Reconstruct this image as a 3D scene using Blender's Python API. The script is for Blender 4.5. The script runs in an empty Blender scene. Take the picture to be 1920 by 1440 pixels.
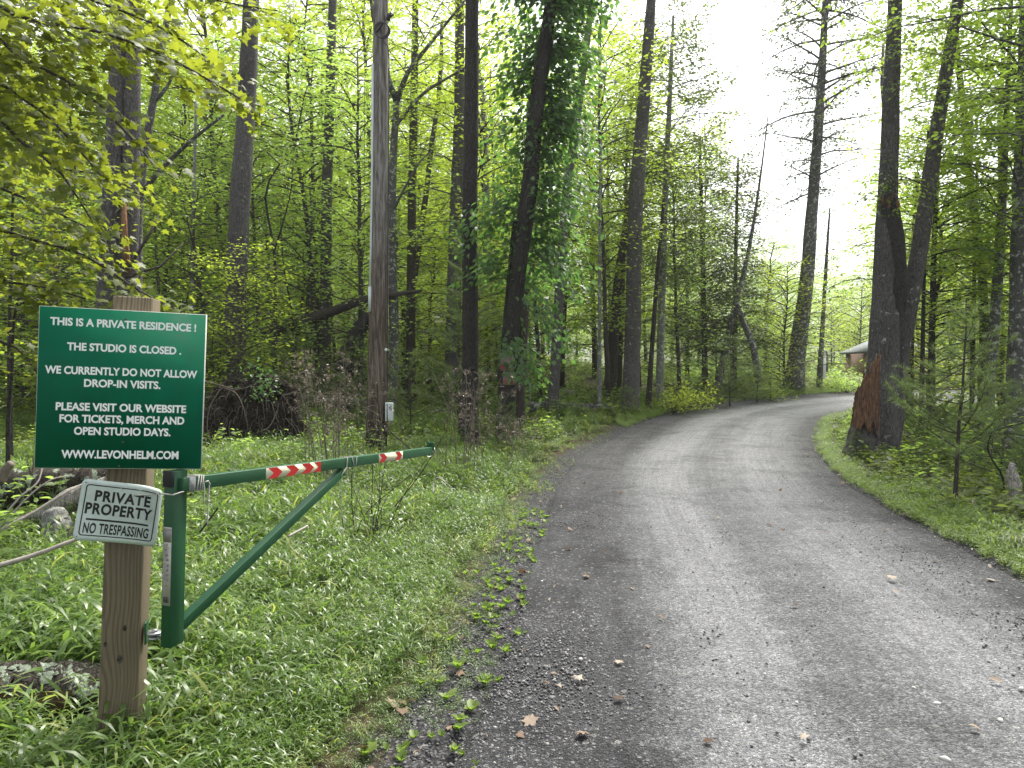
import bpy, math, random
import numpy as np
from mathutils import Vector, Matrix
random.seed(7)
rng = np.random.default_rng(7)
S = bpy.context.scene
COL = S.collection
R = math.radians
PI = math.pi

# ------------------------------------------------------------------ camera, sky, sun, exposure
F, CAMZ = 1400.0, 1.6
PITCH = -math.atan(20 / F)
cam_d = bpy.data.cameras.new('camera')
cam_d.sensor_width = 36; cam_d.lens = F / 1920 * 36
cam_d.clip_start = 0.05; cam_d.clip_end = 600
cam = bpy.data.objects.new('camera', cam_d); COL.objects.link(cam)
cam.location = (0, 0, CAMZ); cam.rotation_euler = (PI / 2 + PITCH, 0, 0)
S.camera = cam
SUN_EL, SUN_AZ = R(58), R(30)          # azimuth measured from +Y towards +X
w = bpy.data.worlds.new('World'); S.world = w; w.use_nodes = True
wn = w.node_tree; wn.nodes.clear()
wo = wn.nodes.new('ShaderNodeOutputWorld'); wb = wn.nodes.new('ShaderNodeBackground')
sk = wn.nodes.new('ShaderNodeTexSky'); sk.sky_type = 'NISHITA'; sk.sun_disc = False
sk.sun_elevation = SUN_EL; sk.sun_rotation = SUN_AZ
sk.air_density = 1.0; sk.dust_density = 3.5; sk.ozone_density = 1.0
hs = wn.nodes.new('ShaderNodeHueSaturation'); hs.inputs['Saturation'].default_value = 0.22
wn.links.new(sk.outputs[0], hs.inputs['Color']); wn.links.new(hs.outputs[0], wb.inputs[0])
wb.inputs[1].default_value = 0.15
wn.links.new(wb.outputs[0], wo.inputs[0])
sl = bpy.data.lights.new('sun', 'SUN'); sl.energy = 3.2; sl.angle = R(20); sl.color = (1.0, 0.95, 0.86)
sun = bpy.data.objects.new('sun', sl); COL.objects.link(sun)
sdir = Vector((math.sin(SUN_AZ) * math.cos(SUN_EL), math.cos(SUN_AZ) * math.cos(SUN_EL), math.sin(SUN_EL)))
sun.rotation_euler = sdir.to_track_quat('Z', 'Y').to_euler()
S.view_settings.view_transform = 'Standard'; S.view_settings.look = 'None'
S.view_settings.gamma = 1; S.view_settings.use_curve_mapping = False
S.view_settings.exposure = 1.32
S.render.engine = 'CYCLES'
S.cycles.max_bounces = 12; S.cycles.diffuse_bounces = 9; S.cycles.glossy_bounces = 2
S.cycles.transmission_bounces = 6; S.cycles.transparent_max_bounces = 8
S.cycles.caustics_reflective = False; S.cycles.caustics_refractive = False

# ------------------------------------------------------------------ where things stand
_f = np.array([0, math.cos(PITCH), math.sin(PITCH)]); _u = np.array([0, -math.sin(PITCH), math.cos(PITCH)])
def P(px, py, Y):
    d = np.array([1.0, 0, 0]) * (px - 960) / F + _u * (720 - py) / F + _f
    return np.array([0, 0, CAMZ]) + d * (Y / d[1])
def terrain(x, y):
    x = np.asarray(x, float); y = np.asarray(y, float)
    t = np.clip(y - 17, 0, 25)
    z = 0.05 * np.where(t < 2, t * t / 4, t - 1)
    z = z + 0.10 * np.clip(y - 31, 0, 200) * np.clip((10 - x) / 14, 0, 1) + 0.03 * np.clip(y - 48, 0, 200) * np.clip((x - 10) / 14, 0, 1)
    return z
def G(px, py):
    d = np.array([1.0, 0, 0]) * (px - 960) / F + _u * (720 - py) / F + _f
    lo, hi = 0.5, 90.0
    f = lambda t: CAMZ + d[2] * t - float(terrain(d[0] * t, d[1] * t))
    for t in np.linspace(0.5, 90, 600):
        if f(t) < 0: hi = t; break
        lo = t
    for _ in range(40):
        m = (lo + hi) / 2
        if f(m) > 0: lo = m
        else: hi = m
    return np.array([d[0] * hi, d[1] * hi, float(terrain(d[0] * hi, d[1] * hi))])

LE = [(-1.0, -5), (-.55, .5)] + [tuple(G(*p)[:2]) for p in [(835, 1440), (935, 1230), (985, 1060), (1045, 905), (1110, 840), (1230, 782), (1400, 751), (1600, 735), (1950, 722)]]
RE = [(3.0, -5), (3.3, 0.5)] + [tuple(G(*p)[:2]) for p in [(2560, 1440), (2180, 1230), (1870, 1060), (1590, 905), (1530, 840), (1530, 805), (1560, 781), (1690, 768), (1950, 760)]]
def catmull(P0, n=14):
    P0 = [np.array(p, float) for p in P0]; Q = [2 * P0[0] - P0[1]] + P0 + [2 * P0[-1] - P0[-2]]; out = []
    for i in range(1, len(Q) - 2):
        for k in range(n):
            t = k / n; a, b, c, d = Q[i - 1], Q[i], Q[i + 1], Q[i + 2]
            out.append(.5 * (2 * b + (c - a) * t + (2 * a - 5 * b + 4 * c - d) * t * t + (3 * b - a - 3 * c + d) * t ** 3))
    out.append(Q[-2]); return np.array(out)
LP, RP = catmull(LE), catmull(RE)
POLY = np.vstack([LP, RP[::-1]])
def in_poly(x, y, poly=None):
    p = POLY if poly is None else poly
    x = np.asarray(x, float); y = np.asarray(y, float); c = np.zeros(x.shape, bool)
    q = np.roll(p, 1, 0)
    for (x1, y1), (x2, y2) in zip(p, q):
        if y1 == y2: continue
        m = ((y1 > y) != (y2 > y)) & (x < (x2 - x1) * (y - y1) / (y2 - y1) + x1)
        c ^= m
    return c
def road_dist(x, y):
    """signed: positive inside the road"""
    x = np.asarray(x, float).ravel(); y = np.asarray(y, float).ravel(); best = np.full(x.shape, 1e9)
    for L in (LP, RP):
        for a, b in zip(L[:-1], L[1:]):
            d = b - a; t = np.clip(((x - a[0]) * d[0] + (y - a[1]) * d[1]) / (d @ d + 1e-9), 0, 1)
            best = np.minimum(best, np.hypot(x - a[0] - t * d[0], y - a[1] - t * d[1]))
    return np.where(in_poly(x, y), best, -best)

# ------------------------------------------------------------------ materials
def srgb(h):
    c = [int(h[i:i + 2], 16) / 255 for i in (0, 2, 4)]
    return tuple(((v + .055) / 1.055) ** 2.4 if v > .04045 else v / 12.92 for v in c) + (1,)
class N:
    def __init__(s, name):
        s.m = bpy.data.materials.new(name); s.m.use_nodes = True; s.t = s.m.node_tree; s.t.nodes.clear()
        s.out = s.n('ShaderNodeOutputMaterial')
    def n(s, typ, ins=None, **kw):
        o = s.t.nodes.new(typ)
        for k, v in kw.items(): setattr(o, k, v)
        for k, v in (ins or {}).items():
            if hasattr(v, 'is_output') or isinstance(v, bpy.types.NodeSocket): s.t.links.new(v, o.inputs[k])
            else:
                if isinstance(v, tuple) and len(v) == 3 and o.inputs[k].type == 'RGBA': v = v + (1,)
                o.inputs[k].default_value = v
        return o
    def coord(s, kind='Object', scale=(1, 1, 1)):
        c = s.n('ShaderNodeTexCoord')
        return s.n('ShaderNodeMapping', {0: c.outputs[kind], 3: scale}).outputs[0]
    def noise(s, v, sc, det=4, rough=.55, dist=0):
        return s.n('ShaderNodeTexNoise', {'Vector': v, 'Scale': sc, 'Detail': det, 'Roughness': rough, 'Distortion': dist}).outputs[0]
    def vor(s, v, sc, feature='F1', out='Distance', rnd=1.0):
        return s.n('ShaderNodeTexVoronoi', {'Vector': v, 'Scale': sc, 'Randomness': rnd}, feature=feature).outputs[out]
    def ramp(s, f, stops, interp='LINEAR'):
        o = s.n('ShaderNodeValToRGB', {0: f}); e = o.color_ramp.elements; o.color_ramp.interpolation = interp
        while len(e) < len(stops): e.new(.5)
        for k, (p, c) in enumerate(stops):
            e[k].position = p; e[k].color = c if isinstance(c, tuple) and len(c) == 4 else (c + (1,) if isinstance(c, tuple) else (c, c, c, 1))
        return o.outputs[0]
    def mix(s, f, a, b, mode='MIX'):
        o = s.n('ShaderNodeMix', data_type='RGBA', blend_type=mode)
        for k, v in ((0, f), (6, a), (7, b)):
            if isinstance(v, bpy.types.NodeSocket): s.t.links.new(v, o.inputs[k])
            else: o.inputs[k].default_value = (v + (1,) if isinstance(v, tuple) and len(v) == 3 else v)
        return o.outputs[2]
    def math(s, op, a, b=0.0, clamp=False):
        o = s.n('ShaderNodeMath', {0: a, 1: b}, operation=op); o.use_clamp = clamp; return o.outputs[0]
    def bump(s, h, strength=.5, dist=.01, normal=None):
        i = {'Height': h, 'Strength': strength, 'Distance': dist}
        if normal is not None: i['Normal'] = normal
        return s.n('ShaderNodeBump', i).outputs[0]
    def bsdf(s, col, rough=.7, normal=None, metal=0.0, spec=.5):
        i = {'Base Color': col, 'Roughness': rough, 'Metallic': metal, 'Specular IOR Level': spec}
        if normal is not None: i['Normal'] = normal
        b = s.n('ShaderNodeBsdfPrincipled', i); return b.outputs[0]
    def done(s, sh): s.t.links.new(sh, s.out.inputs[0]); return s.m

def simple(name, col, rough=.6, metal=0.0, var=.25, sc=20, bump=.15, bd=.002):
    m = N(name); v = m.coord(); n = m.noise(v, sc, 5)
    c = m.mix(m.ramp(n, [(.3, 1 - var), (.7, 1.0)]), (0, 0, 0), col, 'MIX')
    c = m.mix(1.0, col, m.ramp(n, [(.3, 1 - var), (.7, 1.0)]), 'MULTIPLY')
    return m.done(m.bsdf(c, rough, m.bump(m.noise(v, sc * 4, 4), bump, bd), metal))

def leaf_mat(name, stops, trans, tf=.45, rough=.5, spec=.35):
    m = N(name)
    at = m.n('ShaderNodeAttribute', attribute_name='rnd').outputs['Fac']
    oi = m.n('ShaderNodeObjectInfo').outputs['Random']
    f = m.math('ADD', m.math('MULTIPLY', at, .65), m.math('MULTIPLY', oi, .35))
    c = m.ramp(f, stops)
    tc = m.mix(.5, c, trans); tc = m.mix(1.0, tc, (2.7, 2.7, 2.7), 'MULTIPLY')
    b = m.bsdf(c, rough, spec=spec)
    t = m.n('ShaderNodeBsdfTranslucent', {0: tc}).outputs[0]
    return m.done(m.n('ShaderNodeMixShader', {0: tf, 1: b, 2: t}).outputs[0])

M = {}
M['leaf_green'] = leaf_mat('leaf_green', [(0, (.036, .072, .014)), (.5, (.068, .12, .018)), (1, (.12, .17, .025))], (.24, .33, .03))
M['leaf_yellow'] = leaf_mat('leaf_yellow_green', [(0, (.07, .11, .012)), (.5, (.12, .165, .018)), (.93, (.18, .20, .02)), (1, (.24, .16, .02))], (.29, .38, .03), .5)
M['leaf_pale'] = leaf_mat('leaf_pale_green', [(0, (.07, .115, .028)), (.6, (.12, .175, .04)), (1, (.17, .22, .06))], (.26, .38, .06), .5)
M['leaf_maple'] = leaf_mat('leaf_maple', [(0, (.028, .05, .008)), (.5, (.06, .085, .010)), (.9, (.10, .115, .012)), (1, (.22, .13, .012))], (.20, .23, .015), .42)
M['leaf_dark'] = leaf_mat('leaf_dark', [(0, (.022, .058, .020)), (.6, (.045, .10, .03)), (1, (.08, .14, .035))], (.11, .22, .03), .38, .42, .5)
M['leaf_tree'] = leaf_mat('leaf_against_sky', [(0, (.03, .055, .012)), (.6, (.065, .10, .018)), (1, (.11, .14, .025))], (.12, .16, .02), .28)
M['leaf_sky'] = leaf_mat('thin_pine_foliage', [(0, (.03, .05, .015)), (1, (.085, .115, .03))], (.09, .12, .02), .22)
M['needle'] = leaf_mat('pine_needle', [(0, (.04, .065, .022)), (1, (.095, .13, .04))], (.14, .20, .05), .35)
M['grass'] = leaf_mat('stiltgrass_leaf', [(0, (.038, .078, .014)), (.5, (.076, .13, .024)), (.95, (.13, .19, .038)), (1, (.26, .26, .05))], (.15, .24, .03), .33, .40, .55)
M['grass2'] = leaf_mat('bright_grass_leaf', [(0, (.06, .11, .016)), (.6, (.105, .17, .022)), (1, (.16, .22, .035))], (.20, .28, .035), .36, .45, .5)
M['herb'] = leaf_mat('forest_herb_leaf', [(0, (.035, .06, .014)), (.6, (.075, .105, .022)), (1, (.13, .15, .03))], (.18, .23, .035), .4)
M['dry'] = leaf_mat('dry_leaf', [(0, (.045, .026, .016)), (.4, (.15, .10, .065)), (.75, (.26, .21, .16)), (1, (.32, .285, .24))], (.15, .08, .03), .12, .7, .2)

def bark(name, dark, light, lichen=.0, sc=1.0, bumpd=.02, lich_col=(.33, .36, .31)):
    m = N(name); v = m.coord('Object', (9 * sc, 9 * sc, 2.6 * sc)); v2 = m.coord('Object')
    nz = m.noise(v, 2.2, 6, .65, .6); dv = m.n('ShaderNodeVectorMath', {0: v, 1: m.n('ShaderNodeVectorMath', {0: m.n('ShaderNodeTexNoise', {'Vector': v, 'Scale': 1.3, 'Detail': 4}).outputs[1], 1: (1.1, 1.1, 1.1)}, operation='MULTIPLY').outputs[0]}, operation='ADD').outputs[0]; vo = m.vor(dv, 2.8, 'DISTANCE_TO_EDGE')
    pl = m.ramp(vo, [(0, 0.0), (.16, 1.0)])
    h = m.mix(.68, pl, nz)
    c = m.mix(m.ramp(h, [(.25, 0.0), (.8, 1.0)]), dark, light)
    c = m.mix(m.ramp(m.noise(v2, .9, 3), [(.35, .0), (.7, .45)]), c, tuple(x * .55 for x in dark))
    if lichen:
        l = m.ramp(m.noise(v2, 7.5, 6, .7), [(.66 - lichen * .16, 0.0), (.70 - lichen * .16, 1.0)])
        c = m.mix(l, c, lich_col)
    return m.done(m.bsdf(c, .9, m.bump(h, 1.0, bumpd), spec=.2))
M['bark_pine'] = bark('bark_pine', (.040, .037, .036), (.17, .16, .155), .25, 1.3, .03)
M['bark_dark'] = bark('bark_dark', (.016, .015, .014), (.078, .072, .066), .0, 1.2, .03)
M['bark_grey'] = bark('bark_grey_lichen', (.045, .045, .042), (.15, .148, .138), .7, 1.6, .012)
M['bark_pale'] = bark('bark_pale', (.10, .10, .095), (.27, .27, .25), .8, 2, .008)
M['bark_brown'] = bark('bark_brown', (.026, .022, .018), (.10, .088, .074), .1, 1.5, .015)
M['bark_far'] = simple('bark_far', (.055, .048, .042), .9, 0, .5, 4, .4, .02)
M['twig'] = simple('dry_twig', (.20, .165, .13), .85, 0, .5, 30, .2)
M['twig_dark'] = simple('dark_twig', (.035, .027, .022), .85, 0, .4, 30, .2)
M['deadwood'] = bark('bleached_deadwood', (.10, .088, .075), (.50, .47, .42), .0, 1.4, .012)
M['log_lichen'] = bark('log_with_lichen', (.014, .012, .010), (.075, .064, .052), .75, 1.6, .02, (.27, .32, .24))

# ------------------------------------------------------------------ mesh helpers
def mk(name, V, Fc, mats, rnd=None, uv=None, smooth=False, midx=None):
    V = np.asarray(V, np.float32).reshape(-1, 3); Fc = np.asarray(Fc, np.int32); k = Fc.shape[1]
    me = bpy.data.meshes.new(name); me.vertices.add(len(V)); me.vertices.foreach_set('co', V.ravel())
    me.loops.add(Fc.size); me.loops.foreach_set('vertex_index', Fc.ravel())
    me.polygons.add(len(Fc)); me.polygons.foreach_set('loop_start', np.arange(0, Fc.size, k, dtype=np.int32))
    if smooth: me.polygons.foreach_set('use_smooth', np.ones(len(Fc), bool))
    for m in (mats if isinstance(mats, (list, tuple)) else [mats]): me.materials.append(m)
    if midx is not None: me.polygons.foreach_set('material_index', np.asarray(midx, np.int32))
    if rnd is not None:
        a = me.attributes.new('rnd', 'FLOAT', 'FACE'); a.data.foreach_set('value', np.asarray(rnd, np.float32))
    if uv is not None:
        l = me.uv_layers.new(name='UVMap'); l.data.foreach_set('uv', np.asarray(uv, np.float32)[Fc.ravel()].ravel())
    me.update(calc_edges=True); me.validate(); return me
class MB:
    def __init__(s): s.V = []; s.F = []; s.n = 0; s.I = []; s.cur = 0
    def add(s, V, Fc):
        V = np.asarray(V, float).reshape(-1, 3); Fc = np.asarray(Fc, int)
        if Fc.shape[1] == 4: Fc = np.vstack([Fc[:, [0, 1, 2]], Fc[:, [0, 2, 3]]])
        s.V.append(V); s.F.append(Fc + s.n); s.n += len(V); s.I.append(np.full(len(Fc), s.cur)); return s
    def box(s, c, size, rot=None):
        h = np.array(size) / 2; V = np.array([[x, y, z] for x in (-1, 1) for y in (-1, 1) for z in (-1, 1)]) * h
        if rot is not None: V = V @ np.array(rot).T
        return s.add(V + np.array(c), [[0, 1, 3, 2], [4, 6, 7, 5], [0, 4, 5, 1], [2, 3, 7, 6], [0, 2, 6, 4], [1, 5, 7, 3]])
    def tube(s, pts, rad, k=8, rough=0.0, cap=True, rg=None, squash=None):
        pts = np.asarray(pts, float); n = len(pts); rad = np.broadcast_to(np.asarray(rad, float), (n,))
        t = np.gradient(pts, axis=0); t /= np.linalg.norm(t, axis=1)[:, None] + 1e-9
        a = np.array([0, 1.0, 0]) if abs(t[0][1]) < .8 else np.array([1.0, 0, 0])
        x = np.cross(a, t); x /= np.linalg.norm(x, axis=1)[:, None] + 1e-9; y = np.cross(t, x)
        th = np.arange(k) * 2 * PI / k
        rr = rad[:, None] * np.ones((n, k))
        if rough: rr = rr * (1 + rough * ((rg or rng).random((n, k)) - .5) * 2)
        V = pts[:, None] + rr[..., None] * (np.cos(th)[None, :, None] * x[:, None] + np.sin(th)[None, :, None] * y[:, None])
        i = np.arange(n - 1)[:, None] * k; j = np.arange(k)[None]; j2 = (j + 1) % k
        Q = np.stack([i + j, i + j2, i + k + j2, i + k + j], -1).reshape(-1, 4)
        s.add(V.reshape(-1, 3), Q)
        if cap:
            o = s.n - n * k
            s.V.append(pts[[0, -1]]); c0 = s.n; s.n += 2
            jj = np.arange(k)
            s.F.append(np.stack([np.full(k, c0), o + (jj + 1) % k, o + jj], -1)); s.I.append(np.full(k, s.cur))
            b = o + (n - 1) * k
            s.F.append(np.stack([np.full(k, c0 + 1), b + jj, b + (jj + 1) % k], -1)); s.I.append(np.full(k, s.cur))
        return s
    def get(s): return np.vstack(s.V), np.vstack(s.F)
def obj(name, me, parent=None, loc=None, **props):
    o = bpy.data.objects.new(name, me); COL.objects.link(o)
    if parent is not None: o.parent = parent
    if loc is not None: o.location = loc
    for k, v in props.items(): o[k] = v
    return o
def thing(name, label, cat, loc, group=None, rotz=0):
    o = bpy.data.objects.new(name, None); COL.objects.link(o); o.empty_display_size = .2
    o.location = loc; o.rotation_euler = (0, 0, rotz); o['label'] = label; o['category'] = cat
    if group: o['group'] = group
    return o
def part(name, mb, mat, parent, world=True, smooth=False, bevel=0, rnd=None, label=None):
    V, Fc = mb.get() if isinstance(mb, MB) else mb
    off = np.array(parent.location) if (world and parent is not None) else 0
    mi = np.concatenate(mb.I) if isinstance(mb, MB) and isinstance(mat, (list, tuple)) else None
    o = obj(name, mk(name, V - off, Fc, mat, rnd=rnd, smooth=smooth, midx=mi), parent)
    if bevel:
        b = o.modifiers.new('bevel', 'BEVEL'); b.width = bevel; b.segments = 2; b.limit_method = 'ANGLE'; b.angle_limit = R(40)
    if label: o['label'] = label
    if name in ('roots', 'dead_branches', 'branches', 'limbs', 'thin_branches', 'vine_stems', 'broken_branches', 'splinters', 'stems', 'knots'): o['kind'] = 'stuff'
    return o
def solo(name, mb, mat, label, cat, loc, group=None, smooth=False, rnd=None):
    """a thing that is one mesh, its origin at its base"""
    V, Fc = mb.get() if isinstance(mb, MB) else mb
    o = obj(name, mk(name, V - np.array(loc), Fc, mat, rnd=rnd, smooth=smooth), None, loc)
    o['label'] = label; o['category'] = cat
    if group: o['group'] = group
    return o
def kids(o): return [c for c in bpy.data.objects if c.parent == o]
def dup(root, ch, loc, rotz, scale=1.0, label=None, group=None):
    r = root.copy(); COL.objects.link(r); r.location = loc; r.rotation_euler = (0, 0, rotz); r.scale = (scale,) * 3 if not isinstance(scale, tuple) else scale
    if label: r['label'] = label
    if group: r['group'] = group
    for c in ch:
        d = c.copy(); COL.objects.link(d); d.parent = r
    return r
def unit(a): return a / (np.linalg.norm(a, axis=-1, keepdims=True) + 1e-9)

# leaf templates: (along, side, up)
T_DIA = (np.array([[0, 0, 0], [.45, .28, .04], [1, 0, -.08], [.45, -.28, .04]]), np.array([[0, 1, 2], [0, 2, 3]]))
T_OVAL = (np.array([[0, 0, 0], [.3, .27, .06], [.7, .24, .04], [1, 0, -.12], [.7, -.24, .04], [.3, -.27, .06], [.5, 0, -.02]]),
          np.array([[0, 6, 1], [1, 6, 2], [2, 6, 3], [3, 6, 4], [4, 6, 5], [5, 6, 0]]))
_m = [(0, 0), (.12, .30), (.02, .52), (.34, .36), (.52, .62), (.60, .26), (1, 0), (.60, -.26), (.52, -.62), (.34, -.36), (.02, -.52), (.12, -.30)]
T_MAPLE = (np.array([[a, b, .05 - .22 * abs(b) ** 1.5 - .1 * a * a] for a, b in _m] + [[.32, 0, .07]]),
           np.array([[12, (i + 1) % 12, i] for i in range(12)]))
T_BLADE = (np.array([[0, 0, 0], [.25, .065, .10], [.25, -.065, .10], [.62, .05, .09], [.62, -.05, .09], [1, 0, -.16]]),
           np.array([[0, 2, 1], [1, 2, 4], [1, 4, 3], [3, 4, 5]]))
T_NEEDLE = (np.array([[0, .03, 0], [0, -.03, 0], [1, 0, -.05]]), np.array([[0, 1, 2]]))
def leaves(pos, d, nrm, size, T, rg=None):
    pos = np.asarray(pos, float); d = unit(np.asarray(d, float)); nrm = np.asarray(nrm, float)
    sd = unit(np.cross(nrm, d)); up = np.cross(d, sd); size = np.broadcast_to(size, (len(pos),))
    tv, tf = T
    V = pos[:, None] + size[:, None, None] * (tv[None, :, 0:1] * d[:, None] + tv[None, :, 1:2] * sd[:, None] + tv[None, :, 2:3] * up[:, None])
    Fc = tf[None] + (np.arange(len(pos)) * len(tv))[:, None, None]
    r = np.repeat((rg or rng).random(len(pos)), len(tf))
    return V.reshape(-1, 3), Fc.reshape(-1, 3), r
class LB:
    def __init__(s): s.p = []; s.d = []; s.n = []; s.s = []
    def add(s, p, d, n, sz): s.p.append(p); s.d.append(d); s.n.append(n); s.s.append(np.broadcast_to(sz, (len(p),)))
    def count(s): return sum(len(a) for a in s.p)
    def get(s, T, rg=None): return leaves(np.vstack(s.p), np.vstack(s.d), np.vstack(s.n), np.concatenate(s.s), T, rg)
def interp(path, t):
    path = np.asarray(path); L = np.concatenate([[0], np.cumsum(np.linalg.norm(np.diff(path, axis=0), axis=1))]); L /= L[-1]
    return np.array([np.interp(t, L, path[:, k]) for k in range(path.shape[1])]).T

def spray(wood, lb, pts, r0, tw_len, n_tw, per_m, leaf, rg, tilt=.35, s0=.15, droop=.12, k=5, hang=0.0):
    """a limb along pts with side twigs in a loose flat plane and leaves along them"""
    pts = np.asarray(pts, float); n = len(pts)
    wood.tube(pts, r0 * np.linspace(1, .25, n), k, cap=False)
    for i in range(n_tw):
        s = s0 + (1 - s0) * (i + rg.random() * .6) / n_tw
        b = interp(pts, min(s, 1)); fwd = unit(interp(pts, min(s + .05, 1.0)) - interp(pts, max(s - .08, 0)))
        side = unit(np.cross(fwd, [0, 0, 1])) * (1 if i % 2 else -1)
        a = R(rg.uniform(28, 65)); dr = unit(fwd * math.cos(a) + side * math.sin(a) + np.array([0, 0, rg.normal(0, .12)]))
        L = tw_len * rg.uniform(.5, 1.1) * (1.15 - .6 * s)
        q = b + dr * L * np.linspace(0, 1, 4)[:, None] - np.array([0, 0, 1.0]) * (np.linspace(0, 1, 4)[:, None] ** 2) * L * droop
        wood.tube(q, max(r0 * .22, .0022) * np.linspace(1, .5, 4), 3, cap=False)
        m = max(2, int(L * per_m)); u = rg.random(m) ** .75
        lp = interp(q, u) + rg.normal(0, .012 + leaf * .8, (m, 3)) * [1, 1, 1.15]
        sg = rg.choice([-1, 1], m)[:, None]
        ld = dr + sg * np.cross(dr, [0, 0, 1]) * rg.uniform(.3, 1.2, (m, 1)) + np.array([0, 0, -hang]) + rg.normal(0, .25, (m, 3))
        ln = np.array([0, 0, 1.0]) + rg.normal(0, tilt, (m, 3)) + hang * dr
        lb.add(lp, ld, ln, leaf * rg.uniform(.6, 1.2, m))

def crown_on(path, lo, hi, nl, L, leaf, rg, n_tw=10, per_m=22, up=(15, 45), droop=.25, prof=None, hang=.1, tilt=.35, r_l=.012, az=None):
    wood = MB(); lb = LB()
    for i in range(nl):
        t = lo + (hi - lo) * (i + rg.random()) / nl
        b = interp(path, t); a = (i * 2.4 + rg.random() * 1.2) if az is None else rg.uniform(*az)
        s = (t - lo) / max(hi - lo, 1e-6)
        Ls = L * (prof(s) if prof else (1 - s) ** .6 * (.55 + .9 * s) + .12) * rg.uniform(.65, 1.15)
        e = R(rg.uniform(*up)); q = np.linspace(0, 1, 7)[:, None]
        h = np.array([math.cos(a), math.sin(a), 0])
        pts = b + h * Ls * q * math.cos(e) + np.array([0, 0, 1.0]) * Ls * (math.sin(e) * q - droop * q * q) + np.cumsum(rg.normal(0, .02 * Ls, (7, 3)), 0) * q
        spray(wood, lb, pts, r_l * Ls ** .7 + .003, Ls * .42, n_tw, per_m, leaf, rg, tilt, .18, .12, 4, hang)
    return wood, lb
def pine_crown(path, lo, hi, whorls, L, rg, per=5, needle=.085, tufts=9, nn=18, up=(5, 35), prof=None, bare=0.0):
    wood = MB(); lb = LB()
    for i in range(whorls):
        t = lo + (hi - lo) * (i + .3 * rg.random()) / whorls; b = interp(path, t); s = i / whorls
        for j in range(per):
            a = j * 2 * PI / per + rg.uniform(-.5, .5) + i
            Ls = L * (prof(s) if prof else (1 - s) ** .8 + .08) * rg.uniform(.6, 1.15); e = R(rg.uniform(*up)); q = np.linspace(0, 1, 6)[:, None]
            h = np.array([math.cos(a), math.sin(a), 0])
            pts = b + h * Ls * q * math.cos(e) + np.array([0, 0, 1.0]) * Ls * (math.sin(e) * q - .18 * q + .25 * q * q) + rg.normal(0, .02 * Ls, (6, 3)) * q
            wood.tube(pts, (.006 * Ls + .003) * np.linspace(1, .3, 6), 4, cap=False)
            if rg.random() < bare: continue
            nt = max(3, int(tufts * Ls / L * 1.4))
            for m in range(nt):
                u = .25 + .75 * (m + rg.random()) / nt; c = interp(pts, u); fw = unit(interp(pts, min(u + .1, 1)) - interp(pts, u - .1))
                sd = np.cross(fw, [0, 0, 1]) * rg.choice([-1, 1]); tip = unit(fw + sd * rg.uniform(0, 1) + [0, 0, rg.uniform(-.1, .4)]); LL = rg.uniform(.04, .22) * min(1, Ls)
                wood.tube(np.array([c, c + tip * LL]), .0025, 3, cap=False)
                pp = c + tip * LL * rg.uniform(.2, 1, (nn, 1))
                dd = tip * .8 + rg.normal(0, .55, (nn, 3)); lb.add(pp, dd, rg.normal(0, 1, (nn, 3)), needle * rg.uniform(.7, 1.2, nn))
    return wood, lb
def smooth_path(pts, n):
    pts = np.asarray(pts, float); return interp(catmull(pts, 8), np.linspace(0, 1, n))
def join(*ms):
    m = MB()
    for q in ms:
        V, Fc = q.get(); m.add(V, Fc)
    return m
def lbmesh(name, lb, T, mat, parent, rg=None, world=True):
    V, Fc, r = lb.get(T, rg); return part(name, (V, Fc), mat, parent, world, rnd=r)

# ------------------------------------------------------------------ ground and road
def axis(segs):
    out = [np.arange(a, b, s) for a, b, s in segs]; return np.concatenate(out)
gx = axis([(-90, -30, 5), (-30, -10, 1), (-10, -4, .3), (-4, 5, .11), (5, 12, .4), (12, 40, 1.2), (40, 110.1, 5)])
gy = axis([(-12, 1, 1), (1, 9, .11), (9, 18, .25), (18, 45, .6), (45, 140.1, 4)])
X, Y = np.meshgrid(gx, gy); x, y = X.ravel(), Y.ravel()
rd = road_dist(x, y)
def fbm(x, y, s, seed=0):
    r = np.random.default_rng(seed + 11); z = 0
    for k in range(5):
        a, b, c, d = r.uniform(0, 6.28, 4); f = s * 1.9 ** k; th = r.uniform(0, 3.14)
        z = z + (np.sin(f * (x * math.cos(th) + y * math.sin(th)) + a) * np.sin(f * (-x * math.sin(th) + y * math.cos(th)) + b)) / 1.7 ** k
    return z
def gz(x, y, rd=None):
    rd = road_dist(x, y) if rd is None else rd
    out = np.clip(-rd, 0, 1.5) / 1.5
    z = terrain(x, y) + out * (.03 * fbm(x, y, 1.1) + .08 * fbm(x, y, .35, 3)) 
    return z - .12 * np.clip((rd + .02) / .35, 0, 1)
z = gz(x, y, rd) + np.clip(1 - abs(rd + .05) / .4, 0, 1) * .018 * fbm(x, y, 7, 5)
ny, nx = X.shape; i = np.arange(ny - 1)[:, None] * nx + np.arange(nx - 1)[None]
Q = np.stack([i, i + 1, i + nx + 1, i + nx], -1).reshape(-1, 4)
m = N('forest_floor'); v = m.coord()
n1 = m.noise(v, .7, 5); n2 = m.noise(v, 22, 6, .7); n3 = m.vor(v, 30, 'F1', 'Color')
c = m.ramp(n2, [(.3, (.020, .015, .010)), (.55, (.055, .040, .026)), (.75, (.11, .085, .06))])
c = m.mix(m.ramp(n1, [(.42, 0.0), (.6, .8)]), c, m.ramp(n2, [(.3, (.018, .03, .008)), (.7, (.06, .085, .02))]))
ea = m.n('ShaderNodeAttribute', attribute_name='edge').outputs['Fac']; ee = m.math('ADD', ea, m.math('MULTIPLY', m.math('SUBTRACT', m.noise(v, 3.5, 5, .6), .5), 1.1))
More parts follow.
